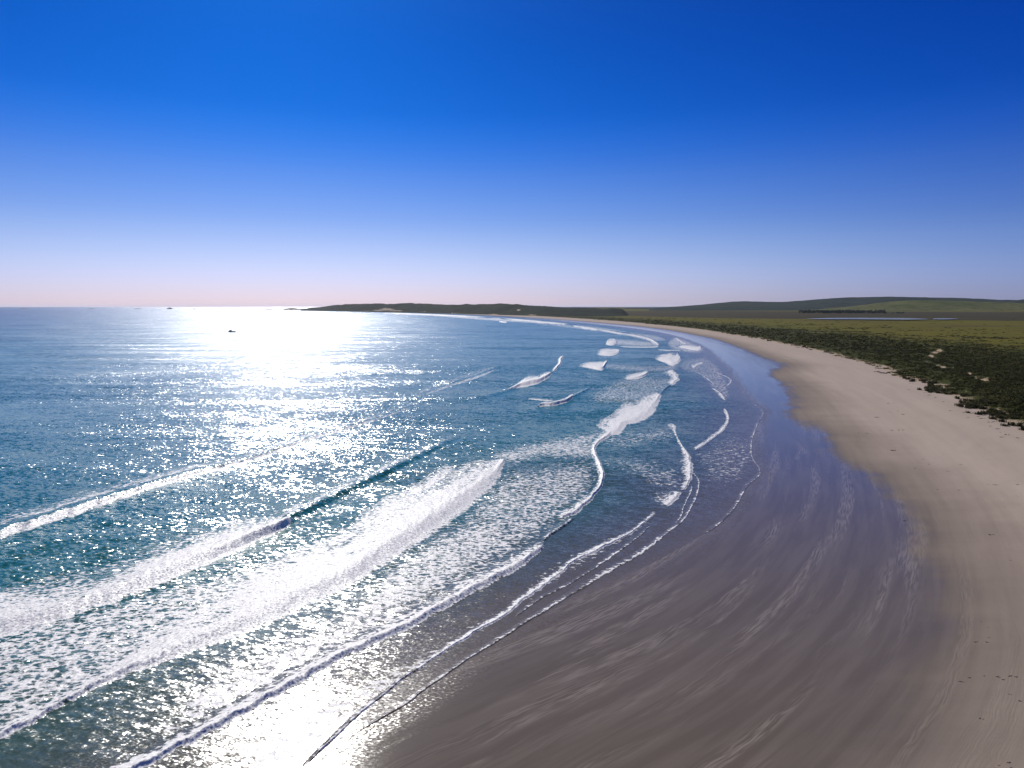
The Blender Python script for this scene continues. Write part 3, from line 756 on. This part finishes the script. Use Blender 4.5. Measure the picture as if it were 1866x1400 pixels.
def ridge_line(name, label, sky, dist, width, mat, base=0.0, seed=1, rough=3.0, n=260, fore=0.55, post=None):
    """a swept ridge: sky = photo skyline (x, y); dist = metres to its crest (number or list per point)"""
    A = catmull(np.array([(x, y, d) for (x, y), d in zip(sky, dist if isinstance(dist, (list, tuple)) else [dist] * len(sky))], float), 12)
    t = np.linspace(0, len(A) - 1, n)
    px, py, D = (np.interp(t, np.arange(len(A)), A[:, k]) for k in range(3))
    ang = np.arctan2(px - 933, FPX)
    X0, Y0 = D * np.tan(ang), D
    Hc = CAM_H + (557.6 - py) / FPX * D * 1.006
    Hc = np.maximum(Hc + (fbm(t / 3.0, t * 0, seed, 4) - 0.5) * rough, base - 2)
    vv = np.concatenate([-np.linspace(1, 0, 26) * fore, np.linspace(0.04, 1, 14)])
    ux, uy = X0 / np.hypot(X0, Y0), Y0 / np.hypot(X0, Y0)
    X = X0[:, None] + ux[:, None] * vv[None] * width
    Y = Y0[:, None] + uy[:, None] * vv[None] * width
    q = np.abs(np.where(vv < 0, vv / fore, vv))
    sh = np.where(q < 1, np.cos(q * math.pi / 2) ** 1.4, 0)
    lum = (fbm(X / (width * 0.16), Y / (width * 0.16), seed + 2, 4) - 0.5)
    Z = base - 3 + (Hc - base + 3)[:, None] * sh[None] * (1 + 0.55 * lum * (q > 0.02)[None] * np.clip(q * 3, 0, 1)[None])
    e = sstep(0, 0.02, np.linspace(0, 1, n)) * sstep(1, 0.98, np.linspace(0, 1, n))
    Z = base - 3 + (Z - base + 3) * e[:, None]
    ex = post(X, Y, Z, px[:, None] + 0 * X, q[None] + 0 * X) if post else {}
    me = grid_mesh(name, X, Y, Z, None, ex)
    if me.polygons[len(me.polygons) // 2].normal.z < 0: me.flip_normals()
    return new_obj(name, me, mat, kind='structure', label=label)

def head_sand(X, Y, Z, px, q):
    ppx, ppy = to_px(X, Y, Z)
    s = np.zeros(X.shape)
    for (a, b, rx, ry, k) in [(705, 564, 16, 2.6, 1.0), (690, 566, 14, 1.6, .9), (722, 566.5, 18, 1.4, .9), (668, 566, 20, 1.0, .6), (945, 565, 5, 1.6, .9),
                              (970, 574, 12, 2, .7), (620, 565.5, 20, .8, .5), (770, 568, 14, 1, .7), (830, 571, 20, 1, .6), (580, 558.5, 8, .7, .4), (900, 573, 16, 1.2, .7)]:
        s = np.maximum(s, k * np.exp(-((ppx - a) / rx) ** 2 - ((ppy - b) / ry) ** 2))
    return {'sand': s}

ridge_line('headland', 'long dark scrub covered headland beyond the bay with a pale sand scar',
           [(548, 563.4), (562, 561.6), (585, 559.0), (610, 555.6), (640, 554.0), (680, 552.6), (712, 553.2), (748, 552.2), (790, 554.0), (840, 554.6), (885, 553.2), (930, 553.8),
            (975, 556.4), (1020, 559.0), (1080, 560.8), (1150, 562.0)],
           [6600, 6500, 6300, 6000, 5700, 5300, 5000, 4750, 4450, 4100, 3800, 3500, 3250, 3150, 3100, 3100], 900, M_HEAD, base=1.0, seed=21, rough=7.0, n=520, fore=0.62, post=head_sand)
ridge_line('hill', 'long blue green hill on the right horizon',
           [(1120, 560.4), (1200, 559.6), (1260, 556.0), (1320, 550.6), (1370, 549.0), (1420, 550.0), (1470, 546.4), (1520, 543.2), (1600, 541.2), (1680, 542.0), (1760, 544.0), (1830, 546.4),
            (1900, 547), (2050, 545), (2250, 549), (2500, 556)], 7400, 2400, M_FARHILL, base=12, seed=31, rough=5.0, n=400)
ridge_line('hill', 'low dark hill rising at the right edge of the horizon',
           [(1800, 557), (1825, 551), (1850, 546.5), (1880, 544.5), (1960, 543), (2100, 546), (2300, 555)], 6600, 1200, M_FARHILL, base=10, seed=51, rough=5.0, n=160)
ridge_line('hill', 'pale green grazed slope below the dark ridge on the right',
           [(1430, 566), (1500, 562), (1560, 556.5), (1620, 549.5), (1680, 547.2), (1740, 548.4), (1800, 550.2), (1866, 552.6), (1960, 555), (2150, 560)], 5600, 1900, M_SLOPE, base=8, seed=41, rough=4.0, n=260)
ridge_line('hill', 'middle dark green rise before the blue hill left of the grazed slope',
           [(1180, 561), (1230, 559.6), (1300, 558.2), (1360, 557.6), (1430, 557.4), (1500, 558.6), (1560, 561), (1600, 563)], 6000, 1400, M_FARHILL, base=10, seed=61, rough=4.0, n=200)

# ------------------------------------------------------------------ lagoon
def lagoon():
    n = NT('lagoon_water')
    P = n.pos()
    c = n.noise(P, 0.4, 3, 0.6, 0, True)
    N = n.vmath('NORMALIZE', n.vmath('ADD', n.geo().outputs['Normal'], n.vmath('MULTIPLY', n.vmath('SCALE', n.vmath('SUBTRACT', c, (0.5, 0.5, 0.5)), scale=0.03), (1, 1, 0))))
    m = n.done(n.bsdf((0.10, 0.12, 0.13), 0.08, N, 1.333))
    top = [(1468, 580.9), (1490, 580.3), (1520, 579.3), (1570, 579.2), (1620, 579.4), (1660, 580.0), (1686, 581.2)]
    bot = [(1690, 582.0), (1655, 582.6), (1610, 582.4), (1560, 582.0), (1510, 581.8), (1480, 581.4)]
    lev = 4.6
    for lab, poly in (('pale narrow lagoon glinting across the coastal plain', top + bot),
                      ('small pale pool right of the narrow lagoon on the plain', [(1700, 580.6), (1720, 580.2), (1742, 580.8), (1744, 581.6), (1720, 582.2), (1702, 581.8)])):
        P2 = ground(*np.array(poly).T, lev)
        v = [(a, b, lev) for a, b in catmull(np.vstack([P2, P2[:1]]), 4)[:-1]]
        me = bpy.data.meshes.new('lagoon'); me.from_pydata(v, [], [tuple(range(len(v)))]); me.update()
        if me.polygons[0].normal.z < 0: me.flip_normals()
        new_obj('lagoon', me, m, kind='structure', label=lab)
lagoon()

# ------------------------------------------------------------------ ground height anywhere on land
def land_h(x, y):
    x, y = np.asarray(x, float), np.asarray(y, float)
    ds, dv, dm = sdist(x, y, S_LINE), veg_dist(x, y), sdist(x, y, M_LINE)
    bz = beach_z(x, y, ds, dv, dm)
    lz = bz + np.clip(dv * 0.05, -0.6, 0.05) + dune_z(x, y, dv) + plain_lift(x, y)
    return np.maximum(bz, lz), dv

# ------------------------------------------------------------------ foliage
def foliage_material(name, a, b, c):
    n = NT(name)
    oi = n.t.nodes.new('ShaderNodeObjectInfo')
    tone = n.math('FRACT', n.math('ADD', n.attr('tone'), oi.outputs['Random']))
    col = n.mix(n.sstep(tone, 0.15, 0.75), a, b)
    col = n.mix(n.sstep(tone, 0.80, 0.97), col, c)
    col = n.mix(n.lin(n.noise(n.pos(), 1.7, 3, 0.6), 0.3, 0.7, 0, 0.6), col, a)
    d = n.bsdf(col, 0.8, None, 1.4, 0.2)
    t = n.t.nodes.new('ShaderNodeBsdfTranslucent'); n.put(t.inputs['Color'], col)
    return n.done(n.mixsh(0.22, d, t.outputs[0]))
M_LEAF = foliage_material('dune_foliage', (0.034, 0.040, 0.009), (0.080, 0.080, 0.017), (0.15, 0.12, 0.04))
M_GRASS = foliage_material('dune_grass', (0.045, 0.045, 0.018), (0.095, 0.085, 0.038), (0.15, 0.125, 0.07))
M_TREE = foliage_material('belt_foliage', (0.010, 0.020, 0.014), (0.020, 0.034, 0.020), (0.03, 0.04, 0.02))

def shrub_geo(n_leaf, seed, size=0.30, flat=0.62):
    """unit clump: low dark core and leaf faces spread over a lumpy dome"""
    r = np.random.default_rng(seed)
    lobes = np.column_stack([r.uniform(-.5, .5, 5), r.uniform(-.5, .5, 5), r.uniform(.1, .4, 5), r.uniform(.35, .65, 5)])
    V, F = [], []
    for i in range(n_leaf):
        L = lobes[r.integers(0, 5)]
        th, ph = r.uniform(0, 2 * math.pi), math.acos(r.uniform(-0.1, 1))
        nrm = np.array([math.sin(ph) * math.cos(th), math.sin(ph) * math.sin(th), math.cos(ph)])
        p = L[:3] + nrm * L[3] * r.uniform(0.7, 1.08)
        p[2] = max(p[2], 0.02)
        nn = nrm + r.normal(0, .5, 3); nn /= np.linalg.norm(nn)
        a = np.cross(nn, (0.3, 0.2, 1)); a /= np.linalg.norm(a); b = np.cross(nn, a)
        s = size * r.uniform(.6, 1.3)
        k = len(V)
        for (u, v) in ((-1, -.5), (.2, -.7), (1, .1), (-.1, .8)):
            V.append(p + (a * u + b * v) * s * 0.6)
        F.append((k, k + 1, k + 2, k + 3))
    V = np.array(V); V[:, 2] *= flat
    return V, np.array(F)

def tuft_geo(seed, n=46):
    r = np.random.default_rng(seed)
    V, F = [], []
    for i in range(n):
        th = r.uniform(0, 2 * math.pi); lean = r.uniform(.1, .9); h = r.uniform(.5, 1.05)
        b = np.array([r.normal(0, .28), r.normal(0, .28), 0])
        d = np.array([math.cos(th), math.sin(th), 0]); w = np.array([-d[1], d[0], 0]) * 0.07
        m = b + d * lean * .35 + np.array([0, 0, h * .6]); t = b + d * lean * .9 + np.array([0, 0, h * (1 - .35 * lean)])
        k = len(V)
        V += [b - w, b + w, m + w * .8, m - w * .8, t + w * .15, t - w * .15]
        F += [(k, k + 1, k + 2, k + 3), (k + 3, k + 2, k + 4, k + 5)]
    return np.array(V), np.array(F)

def scatter_mesh(name, geos, P, size, hs, tone, seed=0):
    r = np.random.default_rng(seed)
    Vs, Fs, Ts = [], [], []; k = 0
    pick = r.integers(0, len(geos), len(P)); rot = r.uniform(0, 2 * math.pi, len(P))
    for g, (V, F) in enumerate(geos):
        i = np.where(pick == g)[0]
        if len(i) == 0: continue
        c, s = np.cos(rot[i])[:, None], np.sin(rot[i])[:, None]
        x = (V[None, :, 0] * c - V[None, :, 1] * s) * size[i][:, None] + P[i, 0][:, None]
        y = (V[None, :, 0] * s + V[None, :, 1] * c) * size[i][:, None] + P[i, 1][:, None]
        z = V[None, :, 2] * hs[i][:, None] + P[i, 2][:, None]
        Vs.append(np.stack([x, y, z], -1).reshape(-1, 3))
        Fs.append((F[None] + (np.arange(len(i)) * len(V))[:, None, None] + k).reshape(-1, F.shape[1]))
        Ts.append(np.repeat(tone[i], len(V))); k += len(i) * len(V)
    return raw_mesh(name, np.vstack(Vs), np.vstack(Fs), False, {'tone': np.concatenate(Ts)})

# candidate spots, even over the scrub as it is seen
NS = 74000
sx_, sy_ = RNG.uniform(880, 2050, NS), RNG.uniform(571, 850, NS)
NX = 16000                                   # the scrub goes on beyond the right edge of the view
sx_ = np.r_[sx_, RNG.uniform(2050, 3000, NX)]; sy_ = np.r_[sy_, RNG.uniform(574, 1150, NX)]; NS += NX
SP = ground(sx_, sy_, 3.0)
SPz, SPv = land_h(SP[:, 0], SP[:, 1])
sd_ = np.hypot(SP[:, 0], SP[:, 1])
mot = fbm(SP[:, 0] / 45, SP[:, 1] / 45, 77, 4)
prob = np.where(SPv < 90, 1.0, np.clip(1.25 - SPv / 260 + (mot - 0.5) * 3.2, 0.02, 1))
bare = np.zeros(NS)
for (a, b, rx, ry) in SAND_PATCHES:
    bare = np.maximum(bare, np.exp(-((sx_ - a) / rx) ** 2 - ((sy_ - b) / ry) ** 2))
okk = (SPv > np.where(RNG.uniform(0, 1, NS) < 0.22, -3.0, 0.6)) & (RNG.uniform(0, 1, NS) < prob) & (bare < 0.35) & (sd_ < 3300)
edge_gap = (SPv < 9) & (fbm(SP[:, 0] / 6, SP[:, 1] / 6, 5, 3) < 0.42)
okk &= ~edge_gap
P_all = np.column_stack([SP, SPz])[okk]; dv_all, d_all = SPv[okk], sd_[okk]
tone_all = np.clip(fbm(P_all[:, 0] / 30, P_all[:, 1] / 30, 91, 3) * 0.9 + RNG.uniform(-.3, .3, len(P_all)), 0, 1)
S_GEO = [shrub_geo(34, 300 + i) for i in range(8)]
S_FAR = [shrub_geo(11, 400 + i, 0.55) for i in range(6)]
T_GEO = [tuft_geo(500 + i) for i in range(5)]

# the individual shrubs and grass tufts along the seaward edge
near_i = np.where((d_all < 620) & (P_all[:, 0] / P_all[:, 1] < 0.80))[0]
order = near_i[np.argsort(d_all[near_i] + dv_all[near_i] * 6)]
taken = []
for i in order:
    if len(taken) >= 330: break
    p = P_all[i]
    if all((p[0] - P_all[j][0]) ** 2 + (p[1] - P_all[j][1]) ** 2 > 2.6 for j in taken[-140:]): taken.append(i)
mask_t = np.zeros(len(P_all), bool); mask_t[taken] = True
sh_me = [raw_mesh('dune_shrub', V, F, False, {'tone': np.full(len(V), i / 8)}) for i, (V, F) in enumerate(S_GEO)]
tu_me = [raw_mesh('dune_grass_tuft', V, F, False, {'tone': np.full(len(V), i / 5)}) for i, (V, F) in enumerate(T_GEO)]
for k, i in enumerate(taken):
    p = P_all[i]
    tuft = dv_all[i] < 3.2 or (dv_all[i] < 9 and k % 3 == 0)
    if tuft:
        o = new_obj('dune_grass_tuft', tu_me[k % 5], M_GRASS, label='clump of brownish dune grass at the ragged edge of the dune above the dry sand',
                    cat='grass tuft', group='grass clumps along the dune edge', loc=p - np.array([0, 0, .08]))
        s = random.uniform(1.1, 1.9); o.scale = (s, s, s * random.uniform(.8, 1.1))
    else:
        o = new_obj('dune_shrub', sh_me[k % 8], M_LEAF, label='low dark green shrub in the dense scrub just behind the dune edge',
                    cat='shrub', group='shrubs behind the dune edge', loc=p - np.array([0, 0, .08]))
        s = random.uniform(1.0, 1.9); o.scale = (s, s, s * random.uniform(.8, 1.2))
    o.rotation_euler.z = random.uniform(0, 6.28)
rest = ~mask_t
nr = rest & (d_all < 700)
fr = rest & (d_all >= 700)
def put_scrub(name, label, sel, geos, seed):
    n_ = sel.sum()
    sz = np.maximum(RNG.uniform(.9, 2.0, n_), d_all[sel] * 0.0034 * RNG.uniform(.6, 1.2, n_))
    hh = np.minimum(sz * RNG.uniform(.7, 1.15, n_), 2.6)
    hh = np.where(dv_all[sel] > 140, hh * 0.6, hh)
    me = scatter_mesh(name, geos, P_all[sel] - np.array([0, 0, .1]), sz, hh, tone_all[sel], seed)
    new_obj(name, me, M_LEAF, kind='stuff', label=label, cat='scrub')
put_scrub('dune_scrub', 'dense dark green coastal scrub covering the dunes behind the beach', nr, S_GEO, 1)
put_scrub('dune_scrub', 'distant band of dark scrub running behind the far beach', fr, S_FAR, 2)

# ------------------------------------------------------------------ belt of trees on the plain
def tree_belt():
    xs = np.concatenate([RNG.uniform(1457, 1612, 260), RNG.uniform(1610, 1650, 18)])
    ys = np.where(xs < 1612, RNG.uniform(567.6, 570.6, len(xs)), RNG.uniform(569.5, 571, len(xs)))
    P = ground(xs, ys, 5.0)
    z = land_h(P[:, 0], P[:, 1])[0]
    G = [shrub_geo(30, 700 + i, 0.36, 1.0) for i in range(5)]
    n_ = len(xs)
    sz = RNG.uniform(7, 12, n_); hh = np.where(xs < 1612, RNG.uniform(12, 18, n_), RNG.uniform(5, 9, n_))
    me = scatter_mesh('tree_belt', G, np.column_stack([P, z]), sz, hh, RNG.uniform(0, 1, n_), 3)
    new_obj('tree_belt', me, M_TREE, kind='stuff', label='long dark belt of trees on the plain beyond the lagoon', cat='wood')
tree_belt()

# ------------------------------------------------------------------ simple solids
def tube(bm_v, bm_f, a, b, r0, r1, n=8):
    a, b = np.array(a, float), np.array(b, float)
    d = (b - a) / np.linalg.norm(b - a)
    u = np.cross(d, (0, 0, 1) if abs(d[2]) < .9 else (1, 0, 0)); u /= np.linalg.norm(u); v = np.cross(d, u)
    k = len(bm_v)
    for p, r in ((a, r0), (b, r1)):
        for i in range(n):
            t = 2 * math.pi * i / n
            bm_v.append(tuple(p + (u * math.cos(t) + v * math.sin(t)) * r))
    for i in range(n):
        j = (i + 1) % n
        bm_f.append((k + i, k + j, k + n + j, k + n + i))
    bm_f.append(tuple(k + i for i in range(n))[::-1]); bm_f.append(tuple(k + n + i for i in range(n)))
def box(bv, bf, c, s, top=1.0):
    k = len(bv); x, y, z = (q / 2 for q in s)
    for dz, m in ((-z, 1.0), (z, top)):
        for dx, dy in ((-x, -y), (x, -y), (x, y), (-x, y)):
            bv.append((c[0] + dx * m, c[1] + dy * m, c[2] + dz))
    bf += [(k + 3, k + 2, k + 1, k), (k + 4, k + 5, k + 6, k + 7)] + [(k + i, k + (i + 1) % 4, k + 4 + (i + 1) % 4, k + 4 + i) for i in range(4)]
def pymesh(name, v, f, smooth=False):
    me = bpy.data.meshes.new(name); me.from_pydata([tuple(map(float, q)) for q in v], [], f); me.update()
    if smooth: me.polygons.foreach_set('use_smooth', [True] * len(me.polygons))
    return me
def plain(name, col, rough=0.5, var=0.2):
    n = NT(name)
    c = n.mix(n.noise(n.pos(), 2.5, 4, 0.6), tuple(q * (1 - var) for q in col), tuple(min(q * (1 + var), 1) for q in col))
    return n.done(n.bsdf(c, rough))

# ------------------------------------------------------------------ the boat
def boat():
    p = ground(423, 605.5)
    root = new_obj('fishing_boat', None, label='small dark fishing boat alone on the glittering sea at left', cat='boat', loc=(p[0], p[1], 0.0))
    root.rotation_euler.z = R(176)
    hull_m, house_m, deck_m = plain('boat_hull', (0.045, 0.03, 0.075), 0.35), plain('boat_house', (0.62, 0.60, 0.66), 0.4), plain('boat_deck', (0.20, 0.16, 0.14), 0.7)
    glass_m, metal_m = plain('boat_glass', (0.02, 0.03, 0.04), 0.08), plain('boat_metal', (0.25, 0.22, 0.26), 0.4)
    # hull: sections from stern (-x) to bow (+x)
    V, F = [], []
    secs = [(-5.6, 1.55, 1.05, .55), (-4.0, 1.75, 1.10, .6), (-1.5, 1.85, 1.25, .65), (1.0, 1.80, 1.55, .65), (3.0, 1.45, 1.95, .55), (4.6, .85, 2.30, .35), (5.9, .12, 2.65, .05)]
    for x, hb, fb, ch in secs:
        V += [(x, -hb, fb), (x, -hb * .9, .25), (x, -ch, -.5), (x, 0, -.75), (x, ch, -.5), (x, hb * .9, .25), (x, hb, fb)]
    for i in range(len(secs) - 1):
        for j in range(6):
            a = i * 7 + j; F.append((a, a + 7, a + 8, a + 1))
    F.append((0, 1, 2, 3, 4, 5, 6)); F.append(tuple(range(48, 41, -1)))
    h = new_obj('hull', pymesh('hull', V, F, True), hull_m, root)
    dv, df = [], []
    for x, hb, fb, ch in secs[:-1]: dv += [(x, -hb * .93, fb - .35), (x, hb * .93, fb - .35)]
    for i in range(len(secs) - 2): df.append((2 * i, 2 * i + 2, 2 * i + 3, 2 * i + 1))
    new_obj('deck', pymesh('deck', dv, df), deck_m, root)
    rv, rf = [], []
    for s in (-1, 1):
        pts = [(x, s * (hb + .03), fb + .02) for x, hb, fb, ch in secs]
        for a, b in zip(pts[:-1], pts[1:]): tube(rv, rf, a, b, .07, .07, 6)
    new_obj('gunwale', pymesh('gunwale', rv, rf), house_m, root)
    wv, wf = [], []
    box(wv, wf, (1.9, 0, 2.35), (2.6, 2.2, 2.1), .90)
    wh = new_obj('wheelhouse', pymesh('wheelhouse', wv, wf), house_m, root)
    v, f = [], []; box(v, f, (1.9, 0, 3.48), (2.9, 2.5, .14)); new_obj('roof', pymesh('roof', v, f), hull_m, wh)
    for s in (-1, 1):
        for dx in (-.7, .1, .8):
            v, f = [], []; box(v, f, (1.9 + dx, s * 1.045, 2.78), (.55, .06, .55)); new_obj('window', pymesh('window', v, f), glass_m, wh)
    for dy in (-.6, 0, .6):
        v, f = [], []; box(v, f, (3.11, dy, 2.80), (.06, .48, .55)); new_obj('window', pymesh('window', v, f), glass_m, wh)
    v, f = [], []; tube(v, f, (1.0, 0, 3.5), (.8, 0, 6.3), .09, .05); tube(v, f, (.9, -.7, 5.2), (.9, .7, 5.2), .04, .04)
    new_obj('mast', pymesh('mast', v, f), metal_m, root)
    v, f = [], []
    for s in (-1, 1):
        for x in (-5.2, -4.0, -2.8, -1.6): tube(v, f, (x, s * 1.6, 1.0), (x, s * 1.6, 1.9), .04, .04, 6)
        tube(v, f, (-5.2, s * 1.6, 1.9), (-1.6, s * 1.6, 1.9), .045, .045, 6)
    new_obj('railing', pymesh('railing', v, f), metal_m, root)
    v, f = [], []; box(v, f, (-3.4, 0, 1.35), (1.5, 1.3, .9), .92); new_obj('fish_hold', pymesh('fish_hold', v, f), deck_m, root)
    v, f = [], []; box(v, f, (-5.75, 0, 1.1), (.5, .5, .9), .8); tube(v, f, (-5.75, 0, .7), (-5.8, 0, -.5), .14, .12); new_obj('outboard_motor', pymesh('outboard_motor', v, f), hull_m, root)
boat()

# ------------------------------------------------------------------ rocks of the reef on the horizon
M_ROCK = plain('reef_stone', (0.06, 0.055, 0.06), 0.8, 0.4)
def rock(label, px, py, w, h, seed):
    D = 9200 * 5.4 / max(py - 557.6, 0.6)
    x, y = (px - 933) / FPX * D, D
    k = D / FPX
    nu, nv = 26, 9
    V, F = [], []
    for j in range(nv):
        for i in range(nu):
            t = 2 * math.pi * i / nu; q = j / (nv - 1)
            rr = (1 - q ** 2.2) * (0.7 + 0.6 * float(fbm(np.array([3 + math.cos(t) * 1.3]), np.array([3 + math.sin(t) * 1.3 + q]), seed, 3)[0]))
            zz = q * (0.6 + 0.8 * float(fbm(np.array([math.cos(t) * 2 + 9]), np.array([math.sin(t) * 2 + 9]), seed + 4, 3)[0]) * (1 if j < nv - 1 else .9))
            V.append((math.cos(t) * rr * w * k / 2, math.sin(t) * rr * w * k / 3, -1.5 + zz * (h * k + 1.5)))
    for j in range(nv - 1):
        for i in range(nu):
            F.append((j * nu + i, j * nu + (i + 1) % nu, (j + 1) * nu + (i + 1) % nu, (j + 1) * nu + i))
    new_obj('reef_rock', pymesh('reef_rock', V, F), M_ROCK, label=label, cat='rock', group='rocks of the reef on the horizon', loc=(x, y, 0))
rock('tallest dark rock standing out of the reef on the horizon', 313, 562.6, 9, 2.4, 1)
rock('low flat rock just left of the tallest reef rock', 256, 562.7, 14, 1.0, 2)
rock('tiny low rock on the horizon just right of the tallest reef rock', 358, 562.9, 6, 1.0, 3)
rock('tiny low rock between the tallest reef rock and the rocky point', 394, 562.9, 5, 1.0, 4)
rock('outermost low rock streak near the left end of the horizon', 50, 562.4, 20, .9, 5)
rock('low rock skerry on the horizon left of the flat rock', 170, 562.6, 16, .8, 6)
rock('low outer tongue of rocks at the tip of the headland', 492, 564.6, 44, 1.3, 7)
rock('jagged rock mass joining the tongue of rocks to the headland', 535, 564.2, 34, 3.2, 8)

# ------------------------------------------------------------------ masts on the skyline
def mast(label, px, py, D, hgt, loc_z):
    x = (px - 933) / FPX * D
    root = new_obj('radio_mast', None, label=label, cat='mast', loc=(x, D, loc_z))
    v, f = [], []
    for i in range(3):
        t = 2 * math.pi * i / 3
        tube(v, f, (1.6 * math.cos(t), 1.6 * math.sin(t), -4), (.3 * math.cos(t), .3 * math.sin(t), hgt), .25, .2, 5)
    for j in range(1, 9):
        r = 1.6 - 1.3 * j / 9
        for i in range(3):
            t, t2 = 2 * math.pi * i / 3, 2 * math.pi * (i + 1) / 3
            tube(v, f, (r * math.cos(t), r * math.sin(t), hgt * j / 9), (r * math.cos(t2), r * math.sin(t2), hgt * j / 9), .12, .12, 4)
    new_obj('lattice', pymesh('lattice', v, f), M_ROCK, root)
    v, f = [], []; tube(v, f, (0, 0, hgt - 1), (0, 0, hgt + 5), .18, .1, 6); new_obj('antenna', pymesh('antenna', v, f), M_ROCK, root)
mast('thin mast standing on top of the dark headland', 747, 549, 4780, 16, 58)
mast('thin mast on the skyline of the blue green hill', 1496, 540, 7350, 45, 100)

# ------------------------------------------------------------------ seaweed on the dry sand
M_WEED = plain('dry_seaweed', (0.060, 0.048, 0.036), 0.7, 0.5)
def weed_mesh(seed, n=9):
    r = np.random.default_rng(seed)
    V, F = [], []
    for i in range(n):
        th = r.uniform(0, 6.28); p = np.array([r.normal(0, .32), r.normal(0, .14), .02]); w = r.uniform(.03, .08)
        prev = None
        for j in range(5):
            q = p + np.array([math.cos(th), math.sin(th) * .5, 0]) * .14 * j; th += r.normal(0, .5)
            q[2] = .03 + .10 * math.sin(math.pi * j / 4) * r.uniform(.4, 1.2)
            nn = np.array([-math.sin(th), math.cos(th), 0]) * w * (1 - .12 * j)
            k = len(V); V += [q - nn, q + nn, q + nn * .6 + (0, 0, .045), q - nn * .6 + (0, 0, .045)]
            if prev is not None:
                for a in range(4): F.append((prev + a, prev + (a + 1) % 4, k + (a + 1) % 4, k + a))
            prev = k
    return pymesh('seaweed_clump', V, F)
W_ME = [weed_mesh(800 + i) for i in range(6)]
WEED = [(1657, 700.5), (1663, 701.5), (1655, 712), (1685, 718), (1692, 722), (1704, 726), (1618, 734), (1629, 734), (1636, 748), (1622, 749), (1645, 753.6), (1598, 757.5),
        (1718, 734), (1728, 735), (1751, 745.7), (1732, 750.6), (1765, 753.6), (1756, 754), (1763, 762.4), (1781, 761.5), (1787, 765), (1803, 772), (1810, 771), (1804, 779), (1816, 784), (1822, 790),
        (1824, 799), (1834, 795), (1853, 800.7), (1626, 781), (1637, 781), (1645, 781), (1579, 786), (1565, 786), (1626, 817), (1681, 833), (1692, 842), (1667, 849), (1726, 855), (1751, 844),
        (1800, 880), (1814, 881), (1708, 887), (1853, 881), (1747, 889), (1806, 968.6), (1838, 1010), (1842, 1014), (1788, 1124.6), (1801, 1134.7), (1778, 1161), (1803, 1153), (1798, 1161),
        (1752, 1232), (1766, 1225), (1794, 1222), (1818, 1223.6), (1822, 1225), (1828, 1228.7), (1841, 1222), (1851, 1223.6), (1858, 1267), (1840, 1255), (1788, 1299), (1814, 1388), (1821, 1383), (1838, 1378), (1843, 1388), (1648, 943)]
Wp = ground(*np.array(WEED).T, 0.8)
Wz = land_h(Wp[:, 0], Wp[:, 1])[0]
for k, ((x, y), z) in enumerate(zip(Wp, Wz)):
    hi = WEED[k][1] < 830
    o = new_obj('seaweed_clump', W_ME[k % 6], M_WEED, label='small dark scrap of seaweed strewn on the upper dry sand below the dune' if hi else 'tiny dark scrap of seaweed on the lower sand by the right edge',
                cat='seaweed', group='seaweed scraps below the dune' if hi else 'seaweed scraps by the right edge', loc=(x, y, z))
    d = math.hypot(x, y); s = random.uniform(.4, .9) * (0.6 if not hi else 1.1) * (0.55 if WEED[k][1] > 1000 else 1)
    o.scale = (s * random.uniform(.9, 1.5), s, s); o.rotation_euler.z = random.uniform(-.5, .5)
for lab, pts in (('longest dark line of washed up wrack just below the dune scrub', [(1596, 678.5), (1602, 680), (1609, 681.5), (1616, 682), (1622, 680), (1630, 679.5)]),):
    root = new_obj('wrack_line', None, label=lab, cat='seaweed', loc=(*ground(1612, 680.5, 1.0), 0))
    for k, (a, b) in enumerate(pts):
        q = ground(a, b, 1.0); z = float(land_h(q[None, 0], q[None, 1])[0][0])
        o = new_obj('weed', W_ME[k], M_WEED, root, loc=(q[0] - root.location.x, q[1] - root.location.y, z)); o.scale = (3.4, 2.2, 2.0); o.rotation_euler.z = random.uniform(-.3, .3)

# ------------------------------------------------------------------ sea haze
def haze():
    m = bpy.data.materials.new('haze'); m.use_nodes = True
    t = m.node_tree; t.nodes.clear()
    o = t.nodes.new('ShaderNodeOutputMaterial'); v = t.nodes.new('ShaderNodeVolumePrincipled')
    v.inputs['Color'].default_value = (0.75, 0.82, 0.95, 1); v.inputs['Density'].default_value = 1.0e-5; v.inputs['Anisotropy'].default_value = 0.3
    t.links.new(v.outputs[0], o.inputs['Volume'])
    a = 60000; V, F = [], []; box(V, F, (0, 0, 67.5), (2*a, 2*a, 155))
    new_obj('haze', pymesh('haze', V, F), m, kind='stuff', label='thin blue sea haze over the whole bay', cat='haze')
haze()
